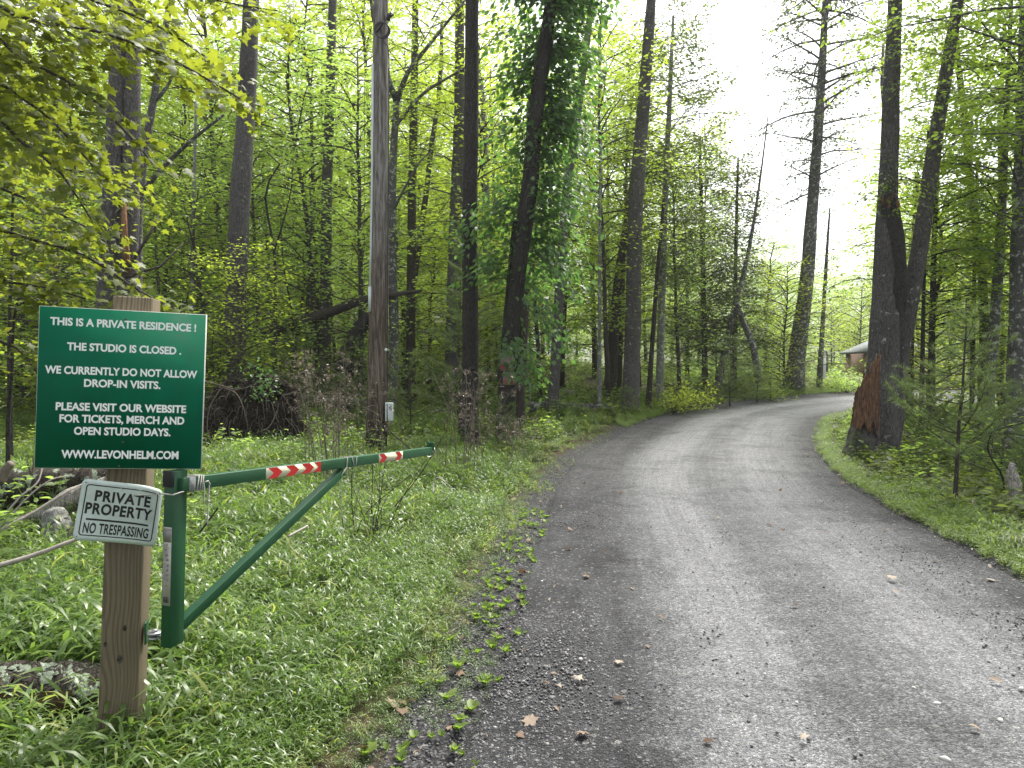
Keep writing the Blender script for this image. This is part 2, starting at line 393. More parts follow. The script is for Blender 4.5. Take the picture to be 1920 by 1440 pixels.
gv = m.n('ShaderNodeSeparateColor', {0: m.vor(v, 80, 'F1', 'Color')}).outputs[0]
c = m.mix(m.ramp(ee, [(.42, 0.0), (.68, 1.0)]), c, m.ramp(gv, [(0, (.012, .012, .014)), (.7, (.04, .04, .043)), (.95, (.09, .09, .09)), (1, (.22, .22, .21))]))
M['floor'] = m.done(m.bsdf(c, .95, m.bump(n2, .9, .03), spec=.15))
gm = mk('ground', np.stack([x, y, z], 1), Q, M['floor'], smooth=True)
gat = gm.attributes.new('edge', 'FLOAT', 'POINT'); gat.data.foreach_set('value', np.clip(1 + rd / .75, 0, 1).astype(np.float32)); g = obj('ground', gm); g['kind'] = 'structure'

# road sheet
nu = 46
us = np.linspace(0, 1, nu)
V = LP[:, None] * (1 - us)[None, :, None] + RP[:, None] * us[None, :, None]
wd = np.linalg.norm(RP - LP, axis=1)
xx, yy = V[..., 0].ravel(), V[..., 1].ravel()
along = np.concatenate([[0], np.cumsum(np.linalg.norm(np.diff((LP + RP) / 2, axis=0), axis=1))])
U = np.tile(us, len(LP)); W = np.repeat(along, nu)
# finer along
def refine(A, k=5):
    t = np.linspace(0, len(A) - 1, (len(A) - 1) * k + 1); return np.stack([np.interp(t, np.arange(len(A)), A[:, j]) for j in range(A.shape[1])], 1)
LR = refine(LP); RR = refine(RP); AL = refine(along[:, None])[:, 0]
V = LR[:, None] * (1 - us)[None, :, None] + RR[:, None] * us[None, :, None]
xx, yy = V[..., 0].ravel(), V[..., 1].ravel(); U = np.tile(us, len(LR)); W = np.repeat(AL, nu)
def road_z(x, y, u):
    rut = -.022 * np.exp(-((u - .40) / .07) ** 2) - .022 * np.exp(-((u - .78) / .07) ** 2)
    return terrain(x, y) + .012 + rut * .8 + .006 * fbm(x, y, 1.5, 9) - .04 * (np.abs(u - .5) > .495)
zz = road_z(xx, yy, U)
i = np.arange(len(LR) - 1)[:, None] * nu + np.arange(nu - 1)[None]
Q = np.stack([i, i + 1, i + nu + 1, i + nu], -1).reshape(-1, 4)
m = N('road_gravel')
uvn = m.n('ShaderNodeTexCoord').outputs['UV']; v = m.coord()
sx = m.n('ShaderNodeSeparateXYZ', {0: uvn}); u_ = sx.outputs[0]
wob = m.math('MULTIPLY', m.math('SUBTRACT', m.noise(v, 1.1, 8, .72), .5), .17)
u2 = m.math('ADD', u_, wob)
lane = m.ramp(u2, [(0, .0), (.19, .03), (.31, .85), (.42, 1.0), (.49, .60), (.56, .62), (.68, 1.0), (.83, .75), (.93, .2), (1, .0)])
streak = m.noise(m.n('ShaderNodeMapping', {0: uvn, 3: (20, .25, 1)}).outputs[0], 1.0, 5, .6)
patch = m.noise(v, 1.6, 6, .62)
lane2 = m.math('ADD', m.math('MULTIPLY', lane, .78), m.math('ADD', m.math('MULTIPLY', streak, .34), m.math('MULTIPLY', patch, .14)))
lane2 = m.math('SUBTRACT', lane2, m.ramp(m.noise(v, .9, 5, .7, .5), [(.50, 0.0), (.68, .30)]))
base = m.ramp(lane2, [(.10, (.026, .027, .031)), (.42, (.082, .085, .090)), (.72, (.136, .141, .147)), (1, (.208, .214, .222))])
vd = m.vor(v, 95, 'F1'); vc = m.vor(v, 95, 'F1', 'Color'); vs = m.n('ShaderNodeSeparateColor', {0: vc})
stone = m.ramp(vs.outputs[0], [(0, .30), (.45, .8), (.8, 1.3), (.93, 1.7), (1, 2.3)])
c = m.mix(m.ramp(lane2, [(.2, 1.0), (.9, .72)]), base, m.mix(1.0, base, stone, 'MULTIPLY'))
vd2 = m.vor(v, 34, 'F1'); vc2 = m.n('ShaderNodeSeparateColor', {0: m.vor(v, 34, 'F1', 'Color')})
big = m.math('MULTIPLY', m.math('GREATER_THAN', vc2.outputs[0], .80), m.math('LESS_THAN', vd2, .33))
c = m.mix(m.math('MULTIPLY', big, .6), c, (.28, .28, .27)); sk2 = m.noise(m.n('ShaderNodeMapping', {0: uvn, 3: (75, .35, 1)}).outputs[0], 1.0, 4, .7); c = m.mix(1.0, c, m.ramp(sk2, [(.3, .80), (.7, 1.16)]), 'MULTIPLY'); v3 = m.n('ShaderNodeSeparateColor', {0: m.vor(v, 15, 'F1', 'Color')}); b3 = m.math('MULTIPLY', m.math('GREATER_THAN', v3.outputs[1], .82), m.math('LESS_THAN', m.vor(v, 15, 'F1'), .22)); c = m.mix(m.math('MULTIPLY', b3, .65), c, m.mix(v3.outputs[0], (.10, .10, .10), (.42, .41, .39))); mud = m.noise(v, 5.5, 9, .78, .3); c = m.mix(1.0, c, m.ramp(mud, [(.30, (.72, .71, .70)), (.5, (1.0, 1.0, 1.0)), (.7, (1.18, 1.17, 1.15))]), 'MULTIPLY')
gap = m.ramp(vd, [(.35, 1.0), (.75, .45)]); c = m.mix(m.ramp(lane2, [(.1, .9), (.6, .35)]), c, m.mix(1.0, c, gap, 'MULTIPLY'))
h = m.math('SUBTRACT', 1.0, vd)
bmp = m.bump(m.noise(v, 6, 8, .7), .9, .04, m.bump(h, 1.0, .014, m.bump(m.vor(v, 34, 'SMOOTH_F1'), .6, .012)))
M['road'] = m.done(m.bsdf(c, .82, bmp, spec=.3))
rm = mk('gravel_road', np.stack([xx, yy, zz], 1), Q, M['road'], uv=np.stack([U, W], 1), smooth=True)
obj('gravel_road', rm)['kind'] = 'structure'

# ------------------------------------------------------------------ scatter with geometry nodes (uncountable stuff)
def scatter(name, sources, pos, rot, scl, idx):
    src = bpy.data.collections.new(name + '_source')
    for k, me in enumerate(sources):
        src.objects.link(bpy.data.objects.new('%s_piece_%02d' % (name, k), me))
    me = bpy.data.meshes.new(name); me.vertices.add(len(pos)); me.vertices.foreach_set('co', np.asarray(pos, np.float32).ravel())
    for nm, ty, val in (('rot', 'FLOAT_VECTOR', rot), ('scl', 'FLOAT', scl), ('idx', 'INT', idx)):
        a = me.attributes.new(nm, ty, 'POINT'); a.data.foreach_set('vector' if ty == 'FLOAT_VECTOR' else 'value', np.asarray(val).ravel())
    o = obj(name, me); o['kind'] = 'stuff'
    ng = bpy.data.node_groups.new(name, 'GeometryNodeTree')
    ng.interface.new_socket('Geometry', in_out='INPUT', socket_type='NodeSocketGeometry')
    ng.interface.new_socket('Geometry', in_out='OUTPUT', socket_type='NodeSocketGeometry')
    a = ng.nodes.new('NodeGroupInput'); b = ng.nodes.new('NodeGroupOutput'); ip = ng.nodes.new('GeometryNodeInstanceOnPoints')
    ci = ng.nodes.new('GeometryNodeCollectionInfo'); ci.inputs[0].default_value = src; ci.inputs[1].default_value = True; ci.inputs[2].default_value = True
    ng.links.new(a.outputs[0], ip.inputs['Points']); ng.links.new(ci.outputs[0], ip.inputs['Instance']); ip.inputs['Pick Instance'].default_value = True
    for nm, ty, sock in (('rot', 'FLOAT_VECTOR', 'Rotation'), ('scl', 'FLOAT', 'Scale'), ('idx', 'INT', 'Instance Index')):
        na = ng.nodes.new('GeometryNodeInputNamedAttribute'); na.data_type = ty; na.inputs[0].default_value = nm
        ng.links.new([q for q in na.outputs if q.enabled][0], ip.inputs[sock])
    ng.links.new(ip.outputs[0], b.inputs[0])
    md = o.modifiers.new('scatter', 'NODES'); md.node_group = ng
    return o
def zone(x0, x1, y0, y1, dens, rg):
    n = int((x1 - x0) * (y1 - y0) * dens); x = rg.uniform(x0, x1, n); y = rg.uniform(y0, y1, n)
    k = np.abs(x) < y * .82 + 2.2; return x[k], y[k]

def grass_tuft(seed, stems, H, nleaf, leaf, mat, T=T_BLADE, spread=.06, lean=.35):
    rg = np.random.default_rng(seed); w = MB(); lb = LB()
    for _ in range(stems):
        b = np.append(rg.normal(0, spread, 2), -.02); a = rg.uniform(0, 6.28); h = H * rg.uniform(.55, 1.1); q = np.linspace(0, 1, 6)[:, None]
        d = np.array([math.cos(a), math.sin(a), 0]) * lean * rg.uniform(.2, 1.3)
        pts = b + np.array([0, 0, h]) * q + d * h * q * q
        w.tube(pts[::2], .0012, 3, cap=False)
        u = np.linspace(.22, 1, nleaf); pp = interp(pts, u); az = a + np.arange(nleaf) * PI + rg.normal(0, .5, nleaf)
        dd = np.stack([np.cos(az), np.sin(az), rg.uniform(.1, .75, nleaf)], 1)
        lb.add(pp, dd, np.array([0, 0, 1.0]) + rg.normal(0, .2, (nleaf, 3)), leaf * rg.uniform(.65, 1.15, nleaf))
    V, Fc, r = lb.get(T, rg); Vw, Fw = w.get()
    return mk('tuft', np.vstack([V, Vw]), np.vstack([Fc, Fw + len(V)]), mat, rnd=np.concatenate([r, np.zeros(len(Fw))]))
rg = np.random.default_rng(21)
T_THIN = (T_BLADE[0] * [1, .55, 1.3], T_BLADE[1])
M['grass_y'] = leaf_mat('yellowing_grass_leaf', [(0, (.08, .12, .02)), (1, (.22, .24, .06))], (.26, .30, .05), .33)
tufts = [grass_tuft(100 + k, 5, .25 + .03 * (k % 3), 6 + k % 2, .10 + .014 * (k % 3), M['grass'], lean=.3 + .12 * (k % 3)) for k in range(4)] + [grass_tuft(104, 7, .30, 4, .17, M['grass'], T_THIN, .05, .55)] + [grass_tuft(120 + k, 6, .13, 5, .06, M['grass'], spread=.07) for k in range(2)] + [grass_tuft(130, 3, .26, 6, .11, M['grass_y']), grass_tuft(131, 5, .34, 4, .19, M['grass_y'], T_THIN, .04, .6), grass_tuft(132, 5, .16, 7, .055, M['leaf_green'], T_OVAL, .07, .3)]
PX, PY, SC = [], [], []
for x0, x1, y0, y1, dn, sc in ((-3.6, .6, 1.0, 3.4, 520, 1.0), (-4.5, .9, 3.4, 5.5, 380, 1.0), (-7, 1.2, 5.5, 9, 230, 1.05), (-13, 3, 9, 14, 100, 1.15), (-14, 8, 14, 22, 34, 1.3), (-3, 22, 22, 34, 10, 1.5)):
    a, b = zone(x0, x1, y0, y1, dn, rg); PX.append(a); PY.append(b); SC.append(np.full(len(a), sc))
x = np.concatenate(PX); y = np.concatenate(PY); sc = np.concatenate(SC)
rd = road_dist(x, y)
leftside = np.ones(len(x), bool)
for k_ in range(len(x)):
    pass
RPy, RPx = RP[:, 1], RP[:, 0]
o_ = np.argsort(RPy[:70]); rx_at = np.interp(y, RPy[:70][o_], RPx[:70][o_])
left = x < rx_at - .5
edge = -rd
p = np.clip((edge + .12) / .45, 0, 1) ** .8
fr = fbm(x, y, .5, 40)
far_ok = (y < 9) | (fr > (-.9 + (y - 9) * .11)) | (edge < 1.6)
keep = left & (rng.random(len(x)) < p) & far_ok
bare = fbm(x, y, 2.3, 77) > .95
keep &= ~(bare & (edge < .8)); keep &= (rng.random(len(x)) < np.clip(.95 + .5 * fbm(x, y, 1.9, 91), .25, 1))
keep &= ~((x < -1.6) & (y > 3.05) & (y < 3.5)) & ~((x < -1.7) & (y > 2.5) & (y < 3.1) & (rng.random(len(x)) < .5))
keep &= ~((x < -2.9) & (x > -6) & (y > 5.9) & (y < 8.2) & (x < -.42 * y) & (rng.random(len(x)) < .75))
x, y, sc, edge = x[keep], y[keep], sc[keep], edge[keep]
hgt = sc * np.clip(.32 + edge * .42, .3, 1.0) * rng.uniform(.7, 1.15, len(x)) * (1 + .26 * fbm(x, y, 1.3, 8))
hgt *= np.where((y < 3.1) & (x < -.9), np.where(x < -1.55, .8, 1.2), 1)
idx = np.where(edge < .5, rng.integers(5, 7, len(x)), rng.integers(0, 5, len(x)))
rv = rng.random(len(x)); idx = np.where(rv < .035, 7, np.where(rv < .05, 8, np.where(rv < .05 + .22 * (fbm(x, y, 1.1, 31) > .35), 9, idx)))
print('grass', len(x))
scatter('stiltgrass', tufts, np.stack([x, y, gz(x, y)], 1), np.stack([rng.normal(0, .12, len(x)), rng.normal(0, .12, len(x)), rng.uniform(0, 6.28, len(x))], 1), hgt, idx)

# bright verge on the right and far verges
tufts2 = [grass_tuft(140 + k, 6, .17, 5, .09, M['grass2'], spread=.05, lean=.45) for k in range(4)]
PX, PY = [], []
for x0, x1, y0, y1, dn in ((2.5, 9, 3, 9, 300), (3, 10, 9, 16, 190), (3, 14, 16, 26, 80), (-2, 30, 22, 42, 40)):
    a, b = zone(x0, x1, y0, y1, dn, rg); PX.append(a); PY.append(b)
x = np.concatenate(PX); y = np.concatenate(PY); edge = -road_dist(x, y)
wv = .72 + .25 * fbm(x, y, .8, 60)
keep = (edge > -.03) & (edge < wv * (1 + (y > 20) * 1.0)) & (rng.random(len(x)) < np.clip(edge / .12 + .3, 0, 1))
x, y, edge = x[keep], y[keep], edge[keep]
print('verge', len(x))
scatter('verge_grass', tufts2, np.stack([x, y, gz(x, y)], 1), np.stack([rng.normal(0, .15, len(x)), rng.normal(0, .15, len(x)), rng.uniform(0, 6.28, len(x))], 1),
        rng.uniform(.6, 1.1, len(x)) * np.clip(.55 + edge, .5, 1.25) * (1 + .25 * (y > 20)), rng.integers(0, 4, len(x)))

# forest-floor herbs and seedlings
def herb(seed, H, n, leaf, mat, T=T_OVAL):
    rg = np.random.default_rng(seed); w = MB(); lb = LB()
    for _ in range(4):
        b = np.append(rg.normal(0, .1, 2), -.02); a = rg.uniform(0, 6.28); h = H * rg.uniform(.5, 1.1)
        pts = b + np.array([0, 0, h]) * np.linspace(0, 1, 5)[:, None] + np.array([math.cos(a), math.sin(a), 0]) * .3 * h * np.linspace(0, 1, 5)[:, None] ** 2
        w.tube(pts, .002, 3, cap=False); az = rg.uniform(0, 6.28, n)
        lb.add(interp(pts, rg.uniform(.35, 1, n)) + rg.normal(0, .02, (n, 3)), np.stack([np.cos(az), np.sin(az), rg.uniform(-.1, .5, n)], 1), np.array([0, 0, 1.0]) + rg.normal(0, .3, (n, 3)), leaf * rg.uniform(.6, 1.2, n))
    V, Fc, r = lb.get(T, rg); Vw, Fw = w.get()
    return mk('herb', np.vstack([V, Vw]), np.vstack([Fc, Fw + len(V)]), mat, rnd=np.concatenate([r, np.zeros(len(Fw))]))
def fern(seed):
    rg = np.random.default_rng(seed); lb = LB(); w = MB()
    for j in range(6):
        a = j * 1.05 + rg.uniform(-.3, .3); L = rg.uniform(.3, .5); q = np.linspace(0, 1, 14)[:, None]; h = np.array([math.cos(a), math.sin(a), 0])
        pts = h * L * q + np.array([0, 0, 1.0]) * L * (.9 * q - .75 * q * q); w.tube(pts[::3], .0025, 3, cap=False)
        s = np.cross(h, [0, 0, 1])
        for sg in (-1, 1):
            lb.add(pts[2:], np.tile(s * sg + h * .3, (12, 1)), np.tile([0, 0, 1.0], (12, 1)) + rg.normal(0, .1, (12, 3)), .16 * L * 2 * np.sin(np.linspace(.5, 3.0, 12)))
    V, Fc, r = lb.get(T_BLADE, rg); Vw, Fw = w.get()
    return mk('fern', np.vstack([V, Vw]), np.vstack([Fc, Fw + len(V)]), M['herb'], rnd=np.concatenate([r, np.zeros(len(Fw))]))
src = [herb(200 + k, .3, 11, .08, M['herb']) for k in range(3)] + [herb(210, .45, 14, .07, M['leaf_pale'])] + [fern(220), fern(221)] + [herb(230, .25, 12, .05, M['leaf_yellow'], T_DIA)]
PX, PY = [], []
for x0, x1, y0, y1, dn in ((3.5, 12, 4, 11, 22), (4, 20, 11, 22, 9), (8, 50, 22, 50, 2.2), (-20, 10, 12, 28, 6), (-45, 20, 28, 62, 2.2), (-8, -2, 5, 12, 5)):
    a, b = zone(x0, x1, y0, y1, dn, rg); PX.append(a); PY.append(b)
x = np.concatenate(PX); y = np.concatenate(PY); edge = -road_dist(x, y); keep = edge > .6; x, y = x[keep], y[keep]
print('herbs', len(x))
scatter('forest_undergrowth', src, np.stack([x, y, gz(x, y)], 1), np.stack([np.zeros(len(x)), np.zeros(len(x)), rng.uniform(0, 6.28, len(x))], 1), rng.uniform(.6, 1.5, len(x)) * (1 + .5 * (y > 22)), rng.integers(0, 7, len(x)))

# dry leaf litter
def dleaf(seed, T, sz=.09):
    rg = np.random.default_rng(seed); V, Fc, r = leaves(np.array([[0, 0, .01]]), [[1, 0, .1]], [[0, 0, 1.0]], sz, T, rg)
    V[:, 2] += .35 * (np.abs(V[:, 1]) ** 1.3) + rg.normal(0, .004, len(V)); return mk('dry_leaf', V, Fc, M['dry'], rnd=r)
src = [dleaf(1, T_MAPLE), dleaf(2, T_OVAL), dleaf(3, T_MAPLE, .07), dleaf(4, T_OVAL, .06), dleaf(5, T_DIA, .05)]
PX, PY = [], []
for x0, x1, y0, y1, dn in ((-4, 9, 1.5, 9, 24), (-9, 14, 9, 20, 16), (-25, 35, 20, 45, 3)):
    a, b = zone(x0, x1, y0, y1, dn, rg); PX.append(a); PY.append(b)
x = np.concatenate(PX); y = np.concatenate(PY); rd = road_dist(x, y)
pr = np.where(rd > 0, np.exp(-rd / .28) * .6 + .0012, .55)
keep = rng.random(len(x)) < pr; x, y, rd = x[keep], y[keep], rd[keep]
zl = np.where(rd > .1, terrain(x, y) + .02, gz(x, y) + .015)
print('litter', len(x))
scatter('leaf_litter', src, np.stack([x, y, zl], 1), np.stack([rng.normal(0, .3, len(x)), rng.normal(0, .3, len(x)), rng.uniform(0, 6.28, len(x))], 1), rng.uniform(.4, .85, len(x)), rng.integers(0, 5, len(x)))

# pebbles
def rock(seed, mat, flat=.6, sub=1):
    rg = np.random.default_rng(seed)
    t = (1 + 5 ** .5) / 2
    V = np.array([[-1, t, 0], [1, t, 0], [-1, -t, 0], [1, -t, 0], [0, -1, t], [0, 1, t], [0, -1, -t], [0, 1, -t], [t, 0, -1], [t, 0, 1], [-t, 0, -1], [-t, 0, 1]]) / 1.9
    Fc = np.array([[0, 11, 5], [0, 5, 1], [0, 1, 7], [0, 7, 10], [0, 10, 11], [1, 5, 9], [5, 11, 4], [11, 10, 2], [10, 7, 6], [7, 1, 8], [3, 9, 4], [3, 4, 2], [3, 2, 6], [3, 6, 8], [3, 8, 9], [4, 9, 5], [2, 4, 11], [6, 2, 10], [8, 6, 7], [9, 8, 1]])
    V = V * (1 + rg.uniform(-.22, .22, (12, 1))) * np.array([1, rg.uniform(.6, .9), flat]) * .5
    return mk('pebble', V, Fc, mat)
m = N('pebble_stone'); oi = m.n('ShaderNodeObjectInfo').outputs['Random']; v = m.coord()
c = m.ramp(oi, [(0, (.04, .04, .043)), (.5, (.10, .10, .105)), (.88, (.15, .148, .142)), (.96, (.25, .245, .235)), (1, (.38, .37, .35))])
M['pebble'] = m.done(m.bsdf(m.mix(1.0, c, m.ramp(m.noise(v, 3, 4), [(.3, .7), (.7, 1.1)]), 'MULTIPLY'), .7))
src = [rock(300 + k, M['pebble']) for k in range(5)]
PX, PY = [], []
for x0, x1, y0, y1, dn in ((-1.2, 5.2, 2.2, 5, 2600), (-1.0, 6, 5, 8, 900), (-1, 8, 8, 14, 220)):
    a, b = zone(x0, x1, y0, y1, dn, rg); PX.append(a); PY.append(b)
x = np.concatenate(PX); y = np.concatenate(PY); rd = road_dist(x, y)
mid = rx_mid = np.interp(y, RPy[:70][o_], RPx[:70][o_]) - x
pl = np.exp(-np.clip(rd - .35, 0, 9) / .28)            # loose stones along the edges
pl = np.where(mid < 1.4, pl * .55, pl)
keep = (rd > -.35) & (rng.random(len(x)) < np.where(rd < 0, .5, pl + .06)); x, y, rd = x[keep], y[keep], rd[keep]
print('pebbles', len(x))
u_est = np.clip(rd / 4.5, 0, 1)
scatter('loose_gravel', src, np.stack([x, y, np.where(rd > .05, terrain(x, y) + .010, gz(x, y) + .006)], 1), rng.uniform(0, 6.28, (len(x), 3)) * [.1, .1, 1], .006 + .016 * rng.random(len(x)) ** 3 + .005 * (rd < .6) * rng.random(len(x)), rng.integers(0, 5, len(x)))

# ================================================================== TREES
rt = np.random.default_rng(5)
def trunk_path(pts, Y, up=3.0, n=26, base=None):
    """pts: (px, py, width px) from the top of the picture down to the base"""
    A = [np.append(P(a, b, Y), c / 2 / F * Y) for a, b, c in pts]
    A.sort(key=lambda q: q[2])
    gzv = float(terrain(A[0][0], Y)) - .15
    d = A[1][:3] - A[0][:3]
    if A[0][2] > gzv: A.insert(0, np.append(A[0][:3] + d / (d[2] + 1e-6) * (gzv - A[0][2]), A[0][3] * 1.06))
    if up > 0:
        d = A[-1][:3] - A[-2][:3]; d = d / np.linalg.norm(d); A.append(np.append(A[-1][:3] + d * up, A[-1][3] * max(.35, 1 - up * .05)))
    return smooth_path(A, n)
def flare(path, k=.35, h=.5):
    z0 = path[0, 2]; path = path.copy(); path[:, 3] *= 1 + k * np.exp(-(path[:, 2] - z0) / h); return path
def trunk_part(root, path, mat, k=12, rough=.06, name='trunk', extra=None):
    mb = MB(); mb.tube(path[:, :3], path[:, 3], k, rough, rg=rt)
    if extra: mb = join(mb, extra)
    return part(name, mb, mat, root, smooth=True)
def knots(path, n, rg, L=.25):
    w = MB()
    for _ in range(n):
        t = rg.uniform(.15, .95); b = interp(path, t); a = rg.uniform(0, 6.28); d = np.array([math.cos(a), math.sin(a), rg.uniform(-.1, .5)])
        ln = b[3] + rg.uniform(.05, L); q = np.linspace(0, 1, 4)[:, None]
        w.tube(b[:3] + d * ln * q + rg.normal(0, .01, (4, 3)) * q, [.014, .012, .009, .004], 4, cap=False)
    return w
def px_tree(name, label, cat, pts, Y, mat, up=3, k=12, rough=.06, fl=.3, nk=0, group=None, kl=.25):
    path = flare(trunk_path(pts, Y, up), fl); root = thing(name, label, cat, tuple(path[0, :3]), group)
    trunk_part(root, path, mat, k, rough)
    if nk: part('dead_branches', knots(path, nk, rt, kl), M['twig_dark'], root)
    return root, path
def YB(px, py): return G(px, py)[1]

# tall pines and other trunks on the left
r1, pa = px_tree('pine_tree', 'tall straight grey-barked pine trunk rising behind the root mound, right of the green sign', 'tree',
    [(472, -10, 28), (462, 200, 33), (449, 400, 37), (441, 600, 38), (438, 730, 42), (437, 790, 44)], 20.5, M['bark_pine'], nk=26, k=18)
r2, pb = px_tree('pine_tree', 'slim grey pine trunk standing between the green sign and the utility pole', 'tree',
    [(624, -10, 15), (618, 200, 18), (612, 400, 20), (610, 600, 22), (608, 765, 24)], 26, M['bark_pine'], nk=34, k=14)
root = None
pl_ = flare(trunk_path([(226, 0, 24), (218, 150, 27), (213, 300, 31), (207, 450, 34), (200, 600, 40), (198, 840, 46)], 14, 3), .4)
pr_ = flare(trunk_path([(250, 0, 26), (248, 150, 29), (246, 300, 32), (241, 450, 36), (236, 600, 42), (228, 840, 48)], 14.1, 3), .4)
root = thing('pine_tree', 'double-stemmed pine with a long orange-brown split, rising behind the green sign', 'tree', tuple((pl_[0, :3] + pr_[0, :3]) / 2))
trunk_part(root, pl_, M['bark_pine'], 16); trunk_part(root, pr_, M['bark_pine'], 16, name='trunk')
sp = MB()
sv = [P(a, b, 13.82) for a, b in ((229, 380), (236, 380), (228, 430), (238, 432), (230, 470), (242, 474), (234, 515), (244, 512))]
sp.add(np.array(sv), [[0, 2, 3, 1], [2, 4, 5, 3], [4, 6, 7, 5]])
M['splitwood'] = bark('exposed_heartwood', (.10, .045, .018), (.36, .20, .10), 0, 1.5, .02)
o = part('split_wood', sp, M['splitwood'], root); md = o.modifiers.new('thick', 'SOLIDIFY'); md.thickness = .05; md.offset = 0
w = MB()
for a in (((235, 520), (300, 500), (345, 455)), ((200, 480), (188, 420), (194, 360)), ((215, 500), (170, 480), (150, 440)), ((240, 505), (280, 440), (300, 400))):
    w.tube(np.array([P(p_[0], p_[1], 13.6 + .2 * i_) for i_, p_ in enumerate(a)]), [.03, .022, .008], 5, .1)
part('dead_branches', w, M['twig_dark'], root)
pth = trunk_path([(296, 140, 12), (286, 200, 14), (272, 280, 15), (262, 360, 16), (258, 470, 17), (255, 820, 18)], 15.2, 2)
root = thing('leaning_tree', 'lichen-spotted tree forking just right of the double pine behind the green sign', 'tree', tuple(pth[0, :3]))
ex = MB(); ex.tube(smooth_path([P(262, 365, 15.2), P(300, 320, 15.1), P(335, 285, 15), P(360, 262, 14.9), P(420, 215, 14.8)], 10), np.linspace(.06, .025, 10), 8)
ex.tube(smooth_path([P(290, 190, 15.2), P(312, 165, 15.3), P(330, 130, 15.4)], 5), np.linspace(.05, .02, 5), 6)
trunk_part(root, pth, M['bark_grey'], 10, extra=ex)

# the tree with a Y fork behind the utility pole
pth = flare(trunk_path([(744, 190, 12), (738, 280, 14), (735, 380, 16), (736, 500, 17), (739, 640, 18), (736, 770, 20)], 23.5, 0), .3)
root = thing('forked_tree', 'grey lichen-covered tree with a high spreading fork, just right of the utility pole', 'tree', tuple(pth[0, :3]))
w = MB()
for a, r_ in ((((744, 190), (728, 150), (716, 90), (700, 30), (690, -40)), .11), (((744, 192), (762, 140), (800, 90), (840, 40), (880, -10)), .09), (((738, 240), (770, 200), (800, 170), (850, 140), (900, 110)), .07), (((735, 400), (760, 350), (790, 300), (815, 280)), .05)):
    q = smooth_path([P(p_[0], p_[1], 23.5 - .3 * i_) for i_, p_ in enumerate(a)], 9); w.tube(q, np.linspace(r_, r_ * .35, 9), 6, .05)
trunk_part(root, pth, M['bark_grey'], 12, extra=w)
cw, cl = crown_on(smooth_path([P(744, 190, 23.5), P(800, 60, 23), P(850, -60, 23)], 6), 0, 1, 26, 2.6, .10, rt, 9, 16)
c2, l2 = crown_on(smooth_path([P(738, 300, 23.5), P(720, 100, 23), P(690, -60, 23)], 6), 0, 1, 16, 2.0, .10, rt, 8, 14)
part('limbs', join(cw, c2), M['bark_grey'], root); cl.p += l2.p; cl.d += l2.d; cl.n += l2.n; cl.s += l2.s
lbmesh('crown', cl, T_DIA, M['leaf_yellow'], root)

px_tree('slender_tree', 'slim brownish tree trunk a little right of the lichen-covered forked tree', 'tree', [(779, 0, 12), (776, 200, 15), (772, 400, 16), (770, 600, 17), (769, 765, 19)], 26, M['bark_brown'], nk=14)
px_tree('pine_tree', 'greyer left trunk of the close pair of tall pines, behind its dark neighbour', 'tree', [(862, -10, 17), (861, 200, 19), (855, 400, 24), (850, 600, 28), (846, 760, 31)], 25, M['bark_pine'], nk=20, k=16)
px_tree('pine_tree', 'darker right trunk of the close pair of tall pines, left of the vine-covered tree', 'tree', [(885, -10, 24), (884, 200, 27), (881, 400, 28), (882, 600, 30), (880, 830, 32)], 16.5, M['bark_dark'], nk=14, k=16)

# vine-covered tree
vp = flare(trunk_path([(1036, -10, 22), (1012, 150, 26), (997, 300, 29), (982, 430, 31), (967, 550, 30), (957, 700, 28), (948, 830, 30)], 16, 2.5), .3)
root = thing('vine_covered_tree', 'leaning dark trunk wrapped in broad-leaved climbing vine, with red posted notices', 'tree', tuple(vp[0, :3]))
VINE = root
q2 = trunk_path([(960, 500, 14), (950, 620, 17), (943, 740, 20), (940, 830, 24)], 16.4, 1)
ex = MB(); ex.tube(q2[:, :3], q2[:, 3], 10, .06)
for s_ in range(3):
    t = np.linspace(0, 1, 30); bp = interp(vp, t); a = t * 9 + s_ * 2.1
    ex.tube(bp[:, :3] + np.stack([np.cos(a), np.sin(a), a * 0], 1) * (bp[:, 3:4] + .01), .018, 5, .2)
trunk_part(root, vp, M['bark_dark'], 16, .09, extra=ex)
w = MB(); lb = LB()
for i in range(330):
    t = .30 + .68 * rt.random() ** .8; b = interp(vp, t); a = rt.uniform(0, 2 * PI)
    if rt.random() < .4: a = rt.normal(0, .8)
    if math.sin(a) < -.55 and rt.random() < .75: continue
    L = rt.uniform(.15, .75) + (.75 * rt.random() if math.cos(a) > 0 or t > .75 else .65 * rt.random()); q = np.linspace(0, 1, 6)[:, None]
    h = np.array([math.cos(a), math.sin(a) * .9, 0])
    if abs(t - .52) < .03: L *= .5
    pts = b[:3] + h * (b[3] + L * q) + np.array([0, 0, 1.0]) * L * (.30 * q - .55 * q * q)
    spray(w, lb, pts, .006, L * .45, 6, 30, .15, rt, .45, .1, .3, 4, .55)
for i in range(50):     # leaves flat on the trunk and a hanging tail low on the right
    t = rt.uniform(.15, .98); b = interp(vp, t); a = rt.uniform(-PI, 0.2); h = np.array([math.cos(a), math.sin(a), 0]); m_ = 5
    lb.add(b[:3] + h * (b[3] + .04) + rt.normal(0, .12, (m_, 3)), np.array([0, 0, -1.0]) + rt.normal(0, .4, (m_, 3)), h + rt.normal(0, .3, (m_, 3)), .12 * rt.uniform(.6, 1.2, m_))
